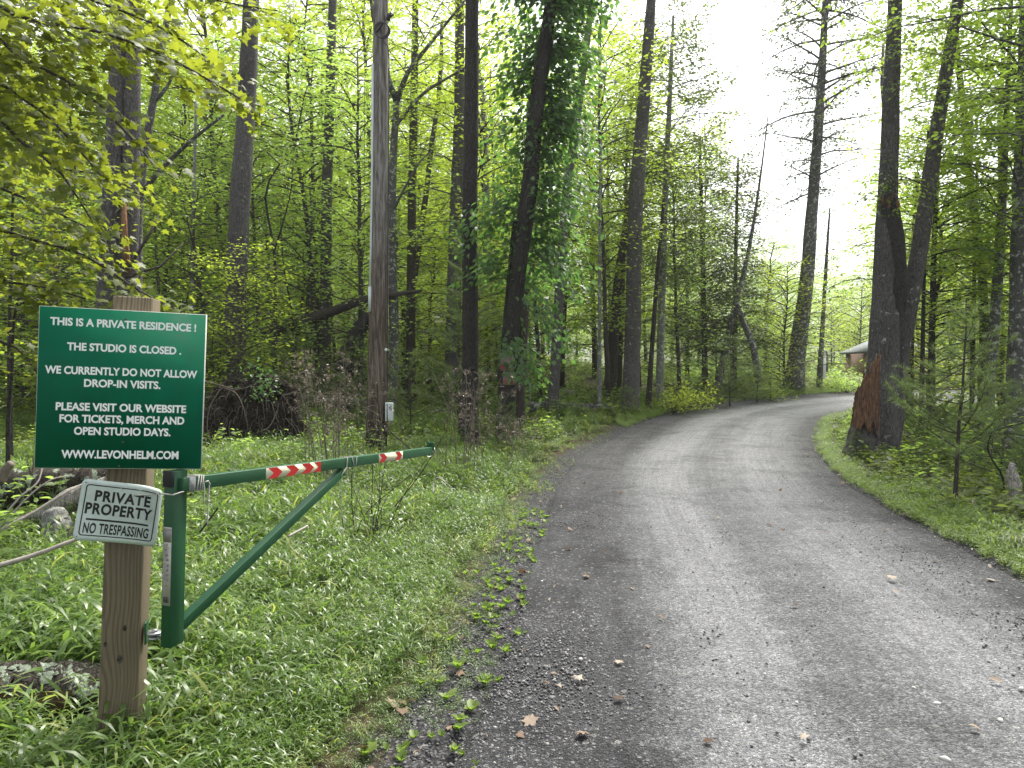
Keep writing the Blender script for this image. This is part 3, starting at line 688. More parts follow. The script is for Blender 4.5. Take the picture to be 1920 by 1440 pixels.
for (ax, ay), (bx, by) in (((975, 520), (1060, 640)), ((975, 560), (1050, 660)), ((985, 470), (1090, 560)), ((960, 640), (995, 700)), ((960, 660), (1000, 720))):
    pts = smooth_path([P(ax, ay, 15.7), P((ax + bx) / 2, (ay + by) / 2 - 20, 15.4), P(bx, by, 15.2)], 7); spray(w, lb, pts, .008, .5, 12, 26, .13, rt, .45, .1, .3, 4, .6)
for (cx_, cy_, n__) in ((948, 650, 14), (958, 668, 10), (943, 678, 9), (968, 690, 8), (955, 705, 7), (966, 640, 14)):
    for _ in range(n__): lb.add(P(cx_ + rt.normal(0, 8), cy_ + rt.normal(0, 8), 15.6)[None], np.array([[rt.normal(0, .6), 0, -1.0]]), np.array([[rt.normal(0, .3), -1, .3]]), .12 * rt.uniform(.6, 1.1, 1))
part('vine_stems', w, M['twig_dark'], root); lbmesh('vine_leaves', lb, T_OVAL, M['leaf_dark'], root)

px_tree('slender_tree', 'dark curving trunk between the vine-covered tree and the roadside pines', 'tree', [(1106, 30, 12), (1085, 200, 14), (1066, 330, 16), (1054, 470, 18), (1044, 640, 19), (1036, 782, 21)], 22.5, M['bark_pine'], nk=8)
px_tree('slender_tree', 'thin dark trunk close behind the foot of the vine-covered tree', 'tree', [(990, 480, 13), (984, 600, 15), (978, 700, 17), (975, 800, 18)], 18.5, M['bark_brown'], 1, nk=4)
px_tree('pine_tree', 'tall dark grey pine at the road edge with a clean straight trunk', 'tree', [(1222, -10, 17), (1210, 150, 22), (1198, 300, 26), (1191, 420, 27), (1187, 600, 29), (1182, 778, 32)], 23.6, M['bark_pine'], nk=44, k=18, kl=.5)
px_tree('leaning_tree', 'dark leaning trunk immediately left of the tall roadside pine', 'tree', [(1172, 440, 15), (1160, 520, 18), (1150, 640, 21), (1143, 748, 24)], 27.5, M['bark_dark'], 2.5, nk=8)
px_tree('sapling', 'pale thin straight sapling between the vine-covered tree and the roadside pine', 'tree', [(1127, 260, 4), (1125, 400, 6), (1124, 600, 7), (1124, 775, 9)], 23.4, M['bark_pale'], 0, k=8, nk=10, kl=.6)
px_tree('sapling', 'dark thin sapling just right of the tall roadside pine', 'tree', [(1240, 430, 6), (1232, 520, 8), (1222, 660, 9), (1215, 770, 11)], 24.3, M['bark_dark'], 1, k=8, nk=10, kl=.6)
root, pth = px_tree('leaning_tree', 'bare slanting thin tree with its tip against the sky above the bend', 'tree', [(1440, 215, 2), (1426, 330, 4), (1402, 480, 8), (1374, 590, 11), (1340, 748, 16)], 30.5, M['bark_grey'], 0, k=8, nk=16, kl=.7)
w = MB(); w.tube(smooth_path([P(1378, 560, 30.4), P(1392, 600, 30.2), P(1412, 650, 30), P(1424, 720, 29.9)], 8), np.linspace(.1, .16, 8), 8, .1)
part('fallen_limb', w, M['bark_grey'], root)

# pine against the sky
pp = flare(trunk_path([(1549, -20, 11), (1540, 150, 15), (1530, 300, 19), (1522, 400, 22), (1510, 550, 26), (1496, 650, 30), (1487, 733, 36)], 33, 4), .25)
root = thing('pine_tree', 'tall thinly needled pine standing alone against the white sky at the bend', 'tree', tuple(pp[0, :3]))
trunk_part(root, pp, M['bark_grey'], 12)
w, lb = crown_on(pp[:, :3], .40, .98, 74, 3.2, .16, rt, 9, 17, (-15, 45), .18, lambda s: .5 + .5 * math.sin(s * 3), .15, .5, .024)
part('branches', w, M['twig_dark'], root); lbmesh('needles', lb, T_DIA, M['leaf_sky'], root)
pp = trunk_path([(1556, 390, 3), (1550, 480, 6), (1543, 600, 8), (1536, 725, 12)], 34, 0)
root = thing('young_pine', 'slender young pine just right of the tall pine at the bend', 'tree', tuple(pp[0, :3]))
trunk_part(root, pp, M['bark_grey'], 8)
w, lb = crown_on(pp[:, :3], .15, 1, 44, 1.7, .13, rt, 7, 12, (5, 40), .2, lambda s: 1.05 - s * .8, .1, .5, .010)
part('branches', w, M['twig_dark'], root); lbmesh('needles', lb, T_DIA, M['leaf_sky'], root)

# big double tree on the right + broken stump
YT = 14.2
pA = flare(trunk_path([(1679, -10, 24), (1672, 150, 28), (1668, 300, 34), (1668, 345, 38)], YT + .3, 2.5), 0)
pA = trunk_path([(1679, -10, 24), (1672, 150, 28), (1667, 300, 33), (1663, 400, 37), (1660, 520, 42), (1657, 640, 52), (1653, 760, 60), (1650, 860, 66)], YT + .2, 2.5)
pB = trunk_path([(1798, -10, 18), (1772, 150, 22), (1748, 300, 26), (1731, 420, 28), (1715, 520, 31), (1697, 600, 34), (1683, 700, 36), (1668, 830, 40)], YT + .45, 2.5)
root = thing('double_tree', 'large dark two-stemmed tree at the inside of the bend, beside the broken stump', 'tree', (float(pA[0, 0]), float(pA[0, 1]), float(pA[0, 2])))
trunk_part(root, pA, M['bark_pine'], 20, .07); trunk_part(root, pB, M['bark_pine'], 16, .07)
q = trunk_path([(1662, 366, 24), (1670, 400, 33), (1678, 450, 32), (1683, 510, 31), (1679, 560, 30), (1674, 610, 20), (1668, 660, 5)], YT + .09, 0)
q = q[q[:, 2] > P(0, 660, YT)[2]]; q[:, 1] += np.clip((P(0, 560, YT)[2] - q[:, 2]) * .25, 0, .3)
mb = MB(); mb.tube(q[:, :3], q[:, 3], 16, .1, rg=rt); part('burnt_trunk_section', mb, M['bark_dark'], root, smooth=True, label='blackened swollen section where the stem was torn')
mb = MB()
for k_ in range(14):
    a = P(1655 + rt.uniform(0, 38), 372 + rt.uniform(-4, 22), YT - .2); mb.tube(np.array([a, a + [rt.normal(0, .03), 0, rt.uniform(.05, .22)]]), [.022, .003], 4)
part('splinters', mb, M['splitwood'], root)
w = MB(); lb = LB()
for i in range(120):
    path = pA if i % 3 else pB; t = rt.uniform(.42, .99) if i % 3 else rt.uniform(.5, .99); b = interp(path, t); a = rt.uniform(0, 6.28); L = rt.uniform(.3, 1.5) * (.6 + .8 * (t > .65)); q = np.linspace(0, 1, 6)[:, None]
    h = np.array([math.cos(a), math.sin(a) * .8, 0]); pts = b[:3] + h * (b[3] + L * q) + np.array([0, 0, 1.0]) * L * (.25 * q - .45 * q * q)
    spray(w, lb, pts, .007, L * .45, 7, 20, .085, rt, .5, .15, .2, 4, .5)
part('thin_branches', w, M['twig_dark'], root); lbmesh('leaves', lb, T_OVAL, M['leaf_green'], root)

# broken stump
base = np.append(P(1614, 862, YT - .4)[:2], 0); base = np.array([P(1611, 862, 13.6)[0], 13.6, -.05])
root = thing('broken_stump', 'jagged broken tree stump with exposed orange heartwood beside the road', 'stump', tuple(base))
k = 26; th = np.arange(k) * 2 * PI / k; rows = 16; V = []
zt = P(0, 672, 13.6)[2] + .02
for j in range(rows):
    s = j / (rows - 1)
    r_ = (.315 - .12 * s) * (1 + .3 * np.exp(-s * 9)); cx_ = .16 * s
    rr = r_ * (1 + .09 * np.sin(th * 7 + s * 2) + rt.normal(0, .03, k))
    top = zt * (.62 + .38 * np.clip(np.cos(th - .2), -.2, 1) + .05 * rt.normal(size=k)); top = np.minimum(top, zt)
    V.append(np.stack([base[0] + cx_ + rr * np.cos(th), base[1] + rr * np.sin(th), -.1 + s * (top + .1)], 1))
V = np.vstack(V); i = np.arange(rows - 1)[:, None] * k; j = np.arange(k)[None]; j2 = (j + 1) % k
Q = np.stack([i + j, i + j2, i + k + j2, i + k + j], -1).reshape(-1, 4)
mb = MB(); mb.add(V, Q)
ctr = V[-k:].mean(0) - [0, 0, .25]; mb.add(np.vstack([V[-k:], ctr]), [[a, (a + 1) % k, k] for a in range(k)])
part('bark_shell', mb, M['bark_pine'], root)
hw = MB()   # heartwood face towards the camera: a proud sheet of splinter ridges
cols, rws = 13, 18; HV = []
for j in range(rws):
    s = j / (rws - 1)
    for c_ in range(cols):
        u = c_ / (cols - 1); a = -2.75 + u * 2.05; z_ = .62 + (zt * (.66 + .34 * min(1, u * 1.5)) - .62 + .07 * math.sin(c_ * 2.3)) * s + (.10 * math.sin(c_ * 1.7) + .07 * math.sin(c_ * 4.1 + 1)) * (1 - s)
        ss = z_ / zt; r_ = (.315 - .12 * ss) * 1.04 + .012 * math.sin(c_ * 2.9 + s * 3) + rt.uniform(-.012, .016)
        HV.append([base[0] + .16 * ss + r_ * math.cos(a), base[1] + r_ * math.sin(a), z_])
i = np.arange(rws - 1)[:, None] * cols + np.arange(cols - 1)[None]
hw.add(np.array(HV), np.stack([i, i + 1, i + cols + 1, i + cols], -1).reshape(-1, 4))
m = N('rotten_heartwood'); v = m.coord('Object', (16, 16, 2.2)); n1 = m.noise(v, 2, 6, .7, .5); v2 = m.coord()
c = m.ramp(n1, [(.25, (.022, .013, .009)), (.42, (.085, .046, .027)), (.58, (.18, .10, .058)), (.78, (.33, .25, .18))])
c = m.mix(m.ramp(m.noise(v2, 4, 5, .6), [(.50, 0.0), (.75, .6)]), c, (.10, .085, .075))
M['heart'] = m.done(m.bsdf(c, .9, m.bump(n1, 1, .03), spec=.15))
o = part('heartwood', hw, M['heart'], root); md = o.modifiers.new('thick', 'SOLIDIFY'); md.thickness = .03; md.offset = -1
mb = MB()
for k_ in range(16):
    a = rt.uniform(-2.6, -.2); b_ = np.array([base[0] + .15 + .15 * math.cos(a), base[1] + .15 * math.sin(a), zt * rt.uniform(.66, .9)]); mb.tube(np.array([b_, b_ + [rt.normal(0, .02), 0, rt.uniform(.08, .25)]]), [.022, .003], 4)
part('splinters', mb, M['heart'], root)

# saplings with crowns on the right
def crown_tree(name, label, pts, Y, mat, leafmat, lo, hi, nl, L, leaf=.085, ntw=10, per_m=20, up=3, T=T_DIA, seed=0, group=None, kk=10, prof=None, hang=.15, upang=(10, 40)):
    rg_ = np.random.default_rng(900 + seed); path = trunk_path(pts, Y, up); root = thing(name, label, 'tree', tuple(path[0, :3]), group)
    trunk_part(root, path, mat, kk)
    w, lb = crown_on(path[:, :3], lo, hi, nl, L, leaf * 1.3, rg_, ntw, per_m * 1.5, prof=prof or (lambda s: .55 + .5 * math.sin(PI * (s * .8 + .1))), hang=hang, up=upang)
    part('limbs', w, mat, root); lbmesh('crown', lb, T, leafmat, root, rg_); return root
crown_tree('beech_tree', 'rough-barked slender tree with tiers of green leaves, second from the right edge', [(1892, 100, 7), (1886, 230, 10), (1880, 350, 14), (1872, 500, 17), (1862, 640, 19), (1850, 780, 22)], 17.5, M['bark_grey'], M['leaf_yellow'], .30, .98, 60, 3.0, .085, 11, 20, T=T_OVAL, seed=1)
crown_tree('beech_tree', 'leafy tree cut by the right edge of the picture, its trunk dark and thick', [(1925, 0, 20), (1915, 300, 24), (1908, 560, 28), (1903, 800, 32)], 15.5, M['bark_grey'], M['leaf_green'], .30, .98, 46, 2.8, .085, 11, 20, T=T_OVAL, seed=2)
crown_tree('young_tree', 'dark straight trunk with leafy sprays seen just right of the double tree', [(1760, 300, 6), (1752, 450, 9), (1748, 600, 11), (1744, 770, 13)], 19, M['bark_dark'], M['leaf_yellow'], .35, 1, 40, 2.3, .08, 10, 18, 1, seed=3)
crown_tree('young_tree', 'crooked dark tree whose trunk shows between the two stems and the stump', [(1712, 480, 10), (1706, 600, 15), (1704, 700, 18), (1702, 770, 20)], 22.5, M['bark_brown'], M['leaf_yellow'], .55, 1, 26, 2.4, .085, 9, 16, 2.5, seed=4)
crown_tree('young_tree', 'pair-like thin trunk with yellow-green leaves left of the rough-barked slender tree', [(1830, 400, 5), (1826, 550, 7), (1822, 770, 9)], 20.5, M['bark_dark'], M['leaf_yellow'], .3, 1, 34, 2.1, .08, 9, 18, 1.5, seed=5)
crown_tree('young_tree', 'leafy sapling overhanging the stump from behind the double tree', [(1738, 330, 4), (1733, 500, 6), (1728, 760, 9)], 16.6, M['bark_dark'], M['leaf_green'], .35, 1, 26, 1.9, .085, 9, 18, 1, T=T_OVAL, seed=6)
crown_tree('young_tree', 'small-leaved tree at the top right corner, branches arching over the double tree', [(1990, -60, 14), (1996, 300, 18), (2000, 800, 24)], 12.5, M['bark_grey'], M['leaf_green'], .45, 1, 34, 3.0, .085, 11, 18, 3, T=T_OVAL, seed=7)
# trees standing between the road and the left wood, each with its crown
crown_tree('young_tree', 'airy tree with a pale trunk leaning right of the roadside pine, top against the sky', [(1262, 40, 5), (1255, 200, 9), (1246, 400, 12), (1240, 600, 14), (1236, 755, 16)], 27, M['bark_pale'], M['leaf_tree'], .30, 1, 64, 2.3, .11, 11, 20, .2, seed=8)
crown_tree('young_tree', 'dense yellow-green tree in front of the bend, left of the slanting bare tree', [(1312, 260, 5), (1316, 420, 8), (1320, 600, 10), (1322, 750, 13)], 31, M['bark_brown'], M['leaf_tree'], .15, 1, 80, 2.9, .12, 11, 22, .1, seed=9, prof=lambda s: .9 - .55 * s)
crown_tree('young_tree', 'thin-trunked green tree directly behind the slanting bare tree', [(1384, 300, 4), (1380, 450, 7), (1378, 600, 9), (1375, 745, 12)], 34, M['bark_dark'], M['leaf_tree'], .15, 1, 80, 2.9, .13, 11, 20, .1, seed=10, prof=lambda s: .9 - .55 * s)

# crooked saplings in the left wood
def crooked(label, paths, Y, mat, lm=None, seed=0, name='crooked_sapling'):
    rg_ = np.random.default_rng(1500 + seed); lbx = LB(); w = MB(); q0 = None
    for a, r0, r1_ in paths:
        pts = [P(x_, y_, Y - .15 * i_) for i_, (x_, y_) in enumerate(a)]
        if q0 is None:
            b_ = pts[0].copy(); b_[2] = float(terrain(b_[0], b_[1])) - .1; pts = [b_] + pts; q0 = b_
        q = smooth_path(pts, 16); w.tube(q, np.linspace(r0, r1_, 16), 7, .08, rg=rg_)
        for _ in range(7):
            b_ = interp(q, rg_.uniform(.35, 1)); a_ = rg_.uniform(0, 6.28); L = rg_.uniform(.5, 1.3); t_ = np.linspace(0, 1, 5)[:, None]
            spray(w, lbx, b_ + np.array([math.cos(a_), math.sin(a_), .35]) * L * t_, .008, L * .5, 6, 16, .09, rg_)
    root = thing(name, label, 'tree', tuple(q0)); part('stems', w, mat, root, smooth=True); lbmesh('leaves', lbx, T_DIA, M[lm or 'leaf_yellow'], root, rg_)
crooked('crooked dark sapling with an elbowed top, between the two left pines', [(((516, 570), (515, 480), (503, 410), (497, 355), (510, 330), (526, 300), (500, 285)), .07, .02), (((514, 470), (530, 420), (545, 360), (550, 300)), .03, .012)], 22, M['bark_dark'], seed=1)
crooked('thin pale birch-like sapling between the double pine and the big pine', [(((362, 580), (360, 470), (364, 350), (368, 190)), .08, .04)], 23, M['bark_pale'], seed=2, name='pale_sapling')
crooked('slender dark sapling at the far left edge, above the green sign', [(((18, 640), (22, 480), (24, 380), (28, 285)), .045, .015), (((20, 480), (60, 470), (100, 440)), .02, .008)], 12, M['bark_dark'], 'leaf_maple', 3, 'sapling')
crooked('thin curved sapling at the left edge beside the lower part of the green sign', [(((15, 800), (22, 700), (26, 600), (45, 520)), .03, .012)], 9, M['bark_dark'], 'leaf_maple', 4, 'sapling')
crooked('thin grey sapling in the gap between big pine and slim pine', [(((548, 600), (532, 500), (528, 380), (560, 290)), .04, .015)], 26, M['bark_far'], seed=5, name='sapling')
crooked('thin curving stem left of the big pine, over the root mound', [(((402, 790), (400, 700), (398, 640), (406, 600)), .03, .01)], 19, M['bark_dark'], 'leaf_green', 6, 'sapling')

# overhanging maple, its trunk just outside the picture on the left
rm_ = np.random.default_rng(33)
YM = 6.2
base = np.array([P(-330, 900, YM)[0], YM, -.1])
root = thing('maple_tree', 'close maple overhanging the upper left corner with broad yellow-green leaves', 'tree', tuple(base))
mp = smooth_path([base, base + [.05, .1, 1.5], base + [.15, 0, 3], base + [.2, .1, 5.5]], 14)
mb = MB(); mb.tube(mp, np.linspace(.13, .07, 14), 12, .06); part('trunk', mb, M['bark_grey'], root, smooth=True)
w = MB(); lb = LB()
def mlimb(pts, Ys, r0=.014, tw=.55, n=22, per=30, leaf=.088):
    n = int(n * 1.45); per = per * 1.25
    q = [P(a, b, Y_) for (a, b), Y_ in zip(pts, Ys)]; st = interp(mp, np.clip((q[0][2] - .6) / 5.5, .1, .95)); q = smooth_path([st] + q, 14)
    w.tube(q, np.linspace(r0 * 1.6, r0 * .5, 14), 6, cap=False); spray(w, lb, q[3:], r0 * .8, tw, n, per, leaf, rm_, .40, .0, .25, 5, .25)
mlimb([(-60, 10), (60, 40), (190, 60), (320, 110), (450, 185)], [6.3, 6.0, 5.8, 5.7, 5.6], n=36, per=34)
mlimb([(-60, -60), (80, -30), (200, 10), (300, 50), (390, 110)], [6.8, 6.5, 6.3, 6.2, 6.1], n=34, per=32)
mlimb([(-40, -120), (120, -90), (260, -50), (400, 0), (520, 20)], [7.5, 7.4, 7.3, 7.2, 7.1], n=34, tw=.8, per=26)
mlimb([(-60, 60), (40, 110), (140, 160), (220, 230), (290, 310)], [6.3, 6.1, 6.0, 5.9, 5.8], n=28, tw=.5)
mlimb([(-60, 150), (50, 190), (120, 250), (190, 330)], [6.6, 6.6, 6.5, 6.5], n=26)
mlimb([(-60, 200), (30, 260), (110, 320), (170, 410)], [6.0, 5.9, 5.8, 5.7], n=22, tw=.45)
mlimb([(-60, 350), (40, 370), (110, 400), (190, 440)], [6.8, 6.8, 6.8, 6.8], n=22, tw=.5)
mlimb([(-60, 430), (60, 450), (160, 480), (260, 545), (330, 580)], [7.0, 7.0, 6.9, 6.8, 6.7], n=28, tw=.45)
mlimb([(-60, 520), (20, 530), (90, 540), (160, 560)], [6.6, 6.6, 6.6, 6.6], n=20, tw=.5)
mlimb([(-60, 640), (0, 640), (40, 660), (70, 700)], [6.6, 6.6, 6.6, 6.6], n=14, tw=.4)
mlimb([(-80, 0), (-20, 60), (20, 160), (50, 280)], [7.2, 7.2, 7.2, 7.2], n=30, tw=.7)
mlimb([(-60, 280), (60, 310), (200, 330), (280, 380)], [8.2, 8.2, 8.2, 8.2], n=30, tw=.6)
part('limbs', w, M['twig_dark'], root); lbmesh('crown', lb, T_MAPLE, M['leaf_maple'], root, rm_)

# background trees: prototypes then copies
protos = []
def proto(kind, seed, H, L, lm, nl=46, leaf=.11, lo=.22, ntw=9, per=13, bm='bark_far', r0=.09):
    rg_ = np.random.default_rng(seed); q = np.linspace(0, 1, 9)[:, None]
    path = np.array([0, 0, -.2]) + np.array([0, 0, H]) * q + np.cumsum(rg_.normal(0, .012 * H, (9, 3)), 0) * [1, 1, 0] * q
    root = thing('woodland_tree', 'x', 'tree', (0, 0, -100), 'green leafy trees crowding the background wood')
    mb = MB(); mb.tube(path, r0 * np.linspace(1.1, .25, 9), 8, .05, rg=rg_)
    if kind == 'pine':
        wd_, l_ = pine_crown(path, lo, 1, nl, L, rg_, 5, .11, 9, 20, (0, 35)); T = (T_NEEDLE[0] * [1, 1.8, 1], T_NEEDLE[1])
    else:
        wd_, l_ = crown_on(path, lo, 1, nl, L, leaf, rg_, ntw, per, prof=lambda s: .5 + .55 * math.sin(PI * (s * .85 + .08))); T = T_DIA
    a = part('trunk', join(mb, wd_), M[bm], root, world=False); V, Fc, r = l_.get(T, rg_); b = part('crown', (V, Fc), M[lm], root, world=False, rnd=r)
    protos.append((root, [a, b])); return root
proto('b', 1, 13, 3.1, 'leaf_yellow', 66, .16, .12, 10, 17)
proto('b', 2, 11, 2.9, 'leaf_pale', 56, .155, .10, 10, 17)
proto('b', 3, 15, 3.3, 'leaf_yellow', 66, .17, .2, 10, 16)
proto('b', 4, 7, 2.4, 'leaf_green', 50, .13, .08, 9, 19)
proto('b', 5, 5, 2.0, 'leaf_yellow', 46, .125, .06, 9, 20, r0=.05)
proto('b', 6, 10, 2.7, 'leaf_pale', 54, .15, .12, 10, 17)
proto('p', 7, 3.2, 1.9, 'leaf_pale', 42, .11, .04, 9, 20, r0=.03)
NB = len(protos)
rb = np.random.default_rng(77); used = [False] * NB; cnt = 0
LBL = {0: 'tall yellow-green tree in the crowd of the background wood', 1: 'pale green tree in the crowd of the background wood', 2: 'tallest loose yellow-green tree rising out of the background wood', 3: 'mid-height darker green tree in the background wood',
       4: 'low yellow-green understory tree in the background wood', 5: 'deep green tree in the crowd of the background wood', 6: 'bushy pale green shrub low in the background wood'}
GRP = {k_: v_.replace('tree in', 'trees in').replace('tree rising', 'trees rising').replace('shrub', 'shrubs') for k_, v_ in LBL.items()}
def place(k, x, y, s=1.0):
    global cnt
    if road_dist([x], [y])[0] > -.9 - .4 * (k < 3): return
    loc = (x, y, float(gz(np.array([x]), np.array([y]))[0])); root, ch = protos[k]; cnt += 1; lab = KIND[k] + ' ' + where(x / y * F + 960, y)
    if not used[k]:
        used[k] = True; root.location = loc; root.rotation_euler = (0, 0, rb.uniform(0, 6.28)); root.scale = (s,) * 3; root['label'] = lab; root['group'] = GRP[k]
    else: dup(root, ch, loc, rb.uniform(0, 6.28), s, lab, GRP[k])
REG = [(90, 'at the far left edge'), (230, 'behind the left half of the green sign'), (400, 'behind the right half of the green sign'), (520, 'behind the big left pine'), (660, 'behind the slim left pine'), (800, 'behind the utility pole'), (930, 'behind the pair of pines'), (1060, 'behind the vine-covered tree'), (1180, 'left of the roadside pine'), (1300, 'right of the roadside pine'), (1420, 'behind the slanting bare tree'), (1520, 'behind the lone pine'), (1640, 'above the far bend'), (1740, 'behind the double tree'), (1830, 'right of the double tree'), (9999, 'near the right edge')]
KIND = ['tall yellow-green tree', 'pale green tree', 'loose tall tree', 'mid-height green tree', 'low yellow-green tree', 'deep green tree', 'bushy pale shrub']
def where(px, d): return next(t for a, t in REG if px < a) + (', nearer rank' if d < 26 else ', middle rank' if d < 42 else ', far rank' if d < 58 else ', farthest rank')
def sky_gap(px): return 1330 < px < 1640
spots = []
for _ in range(4000):
    if len(spots) >= 222: break
    d = rb.uniform(15, 78) if rb.random() < .7 else rb.uniform(22, 50); px = rb.uniform(-160, 2080); x_ = (px - 960) / F * d
    if d < 24 and 560 < px < 1560: continue
    if d < 19 and not (px < 330): continue
    if d < 17 and px > 200: continue
    if (1480 < px < 1730 and d < 50) or (1330 < px < 1420 and 34 < d < 52 and rb.random() < .75): continue
    mind = .9 + d * .042
    if any((x_ - a) ** 2 + (d - b) ** 2 < mind ** 2 for a, b, *_ in spots): continue
    spots.append((x_, d, px))
for x_, d, px in spots:
    left_ = px < 1180
    ks = [0, 1, 2, 3, 4, 5, 6]
    if left_: wts = [.20, .16, .20, .13, .13, .10, .08] if d > 24 else [.04, .05, .0, .30, .33, .13, .15]
    else: wts = [.02, .04, .0, .22, .36, .05, .31] if sky_gap(px) else ([.10, .10, .05, .25, .25, .12, .13] if px > 1640 else [.08, .12, .04, .24, .28, .12, .12])
    k = int(rb.choice(ks, p=wts)); s = rb.uniform(.8, 1.25) * (1.2 if left_ and k in (0, 1, 2, 5) and d > 26 else 1.0)
    if sky_gap(px):
        lim = (1.6 - float(terrain(x_, d))) + (d * 300 / F); hh = (13, 11, 15, 7, 5, 10, 3.2)[k]; s = min(s * 1.1, max(.45, lim / hh * rb.uniform(.7, 1.0)))
    elif 1180 <= px <= 1330:
        lim = d * 460 / F + 1; hh = (13, 11, 15, 7, 5, 10, 3.2)[k]; s = min(s, max(.45, lim / hh))
    place(k, x_, d, s)
print('background trees', cnt)
# far-off wood that closes the view: one mass
src = [protos[k][1][1].data for k in (1, 3, 5)]
n_ = 260; px = rb.uniform(-400, 2300, n_); d = rb.uniform(80, 112, n_); x_ = (px - 960) / F * d
s_ = np.where((px > 1300) & (px < 1680), rb.uniform(.9, 1.5, n_), rb.uniform(1.1, 2.0, n_)); idx = rb.integers(0, 3, n_)
s_ = s_ * np.where(idx == 1, 1.5, 1)
scatter('far_wood', src, np.stack([x_, d, terrain(x_, d) - .5], 1), np.stack([0 * x_, 0 * x_, rb.uniform(0, 6.28, n_)], 1), s_, idx)

# dark trunks scattered in the wood
gt = np.random.default_rng(55); tr = []
for k_ in range(3):
    mb = MB(); q = np.linspace(0, 1, 10)[:, None]; mb.tube(np.array([0, 0, -.2]) + np.array([gt.normal(0, .5), gt.normal(0, .4), 15.0]) * q + np.cumsum(gt.normal(0, .07, (10, 3)), 0) * [1, 1, 0], np.linspace(.16, .07, 10), 9, .08)
    V, Fc = mb.get(); tr.append(mk('bare_trunk', V, Fc, (M['bark_far'], M['bark_pine'], M['bark_pale'])[k_], smooth=True))
tl = ['brownish bare trunk standing in the background wood', 'grey bare trunk standing in the background wood', 'pale bare trunk standing in the background wood']
for i in range(42):
    px = gt.choice([gt.uniform(0, 1180), gt.uniform(1640, 1930)], p=[.72, .28]); d = gt.uniform(26, 60) if px < 1180 else gt.uniform(20, 45); x_ = (px - 960) / F * d
    if road_dist([x_], [d])[0] > -1: continue
    k_ = int(gt.choice(3, p=[.5, .35, .15])); o = obj('bare_tree', tr[k_], None, (x_, d, float(terrain(x_, d)))); s = gt.uniform(.5, 1.2); o.scale = (s * gt.uniform(.6, 1.1), s, s); o.rotation_euler = (0, 0, gt.uniform(0, 6.28))
    o['label'] = tl[k_].replace('standing in the background wood', where(px, d)); o['category'] = 'tree'; o['group'] = ['brownish', 'grey', 'pale'][k_] + ' bare trunks deep in the wood'

# things alike in kind and place are told apart by their order from left to right
same = {}
for o in COL.objects:
    if o.parent is None and o.get('label') and o.get('category') == 'tree' and (o.name.startswith('woodland_tree') or o.name.startswith('bare_tree')): same.setdefault(o['label'], []).append(o)
for lab, os_ in same.items():
    if len(os_) > 1:
        os_.sort(key=lambda o: o.location.x / o.location.y)
        for k_, o in enumerate(os_):
            o['label'] = ('leftmost ' if k_ == 0 else 'rightmost ' if k_ == len(os_) - 1 else ('second ', 'third ', 'fourth ')[min(k_ - 1, 2)]) + lab
# white-pine saplings with soft needles
def pine_sapling(label, px, py, H, L, wh, seed, needle=.09, tf=9, nn=22, lo=.12, Y=None):
    rg_ = np.random.default_rng(seed); b = G(px, py); q = np.linspace(0, 1, 8)[:, None]
    path = b + [0, 0, -.05] + np.array([0, 0, H]) * q + np.cumsum(rg_.normal(0, .008 * H, (8, 3)), 0) * [1, 1, 0]
    root = thing('pine_sapling', label, 'young pine', tuple(b)); mb = MB(); mb.tube(path, np.linspace(.012 + .007 * H, .005, 8), 7, .05)
    part('trunk', mb, M['bark_brown'], root, smooth=True)
    w, lb = pine_crown(path, lo, 1, wh, L, rg_, 5, needle, tf, nn, (0, 40)); part('branches', w, M['bark_brown'], root)
    lbmesh('needles', lb, (T_NEEDLE[0] * [1, 1.1, 1], T_NEEDLE[1]), M['needle'], root, rg_)
pine_sapling('tall soft-needled young pine in front of the pair of pines, left of the vine tree', 866, 822, 5.0, 1.15, 17, 61, .11, 15, 26, .15)
pine_sapling('bushy young pine with a straight dark stem in the clearing on the right', 1792, 955, 2.5, .85, 10, 62, .09, 10, 22, .3)
pine_sapling('low young pine filling the shade right of the straight-stemmed one', 1880, 900, 1.5, .8, 8, 63, .09, 9, 20)
pine_sapling('tiny pine seedling growing against the foot of the broken stump', 1606, 868, .62, .32, 6, 64, .06, 7, 16)
pine_sapling('young pine at the right of the double tree, half in shade', 1742, 845, 1.7, .75, 9, 65, .09, 11, 22)
pine_sapling('young pine at the edge of the road bend, under the slanting bare tree', 1368, 762, 2.6, 1.2, 11, 66, .11, 11, 18)
pine_sapling('small pine at the foot of the curved fallen limb beside the bend', 1420, 756, 1.5, .8, 8, 67, .11, 9, 16)
pine_sapling('young pine just left of the big pine above the root mound', 405, 800, 3.2, 1.2, 12, 68, .10, 12, 20)
pine_sapling('young pine in the shade between the slim pine and the utility pole', 655, 800, 2.6, 1.4, 11, 69, .10, 12, 20)
pine_sapling('young pine right of the utility pole, at the forked tree', 770, 815, 2.3, 1.2, 10, 70, .10, 12, 20)
pine_sapling('pale young pine beside the small foot of the roadside pine', 1176, 785, 1.1, .5, 7, 71, .09, 7, 16)
pine_sapling('young pine left of the slim pine, among the dry weeds', 560, 800, 2.8, 1.4, 11, 72, .10, 12, 20)
pine_sapling('small pine among the dead stems at the foot of the vine tree', 935, 850, 1.2, .6, 8, 73, .09, 9, 18)
pine_sapling('feathery pine at the right edge behind the silver dead stub', 1945, 930, 1.7, .8, 8, 74, .09, 8, 18)

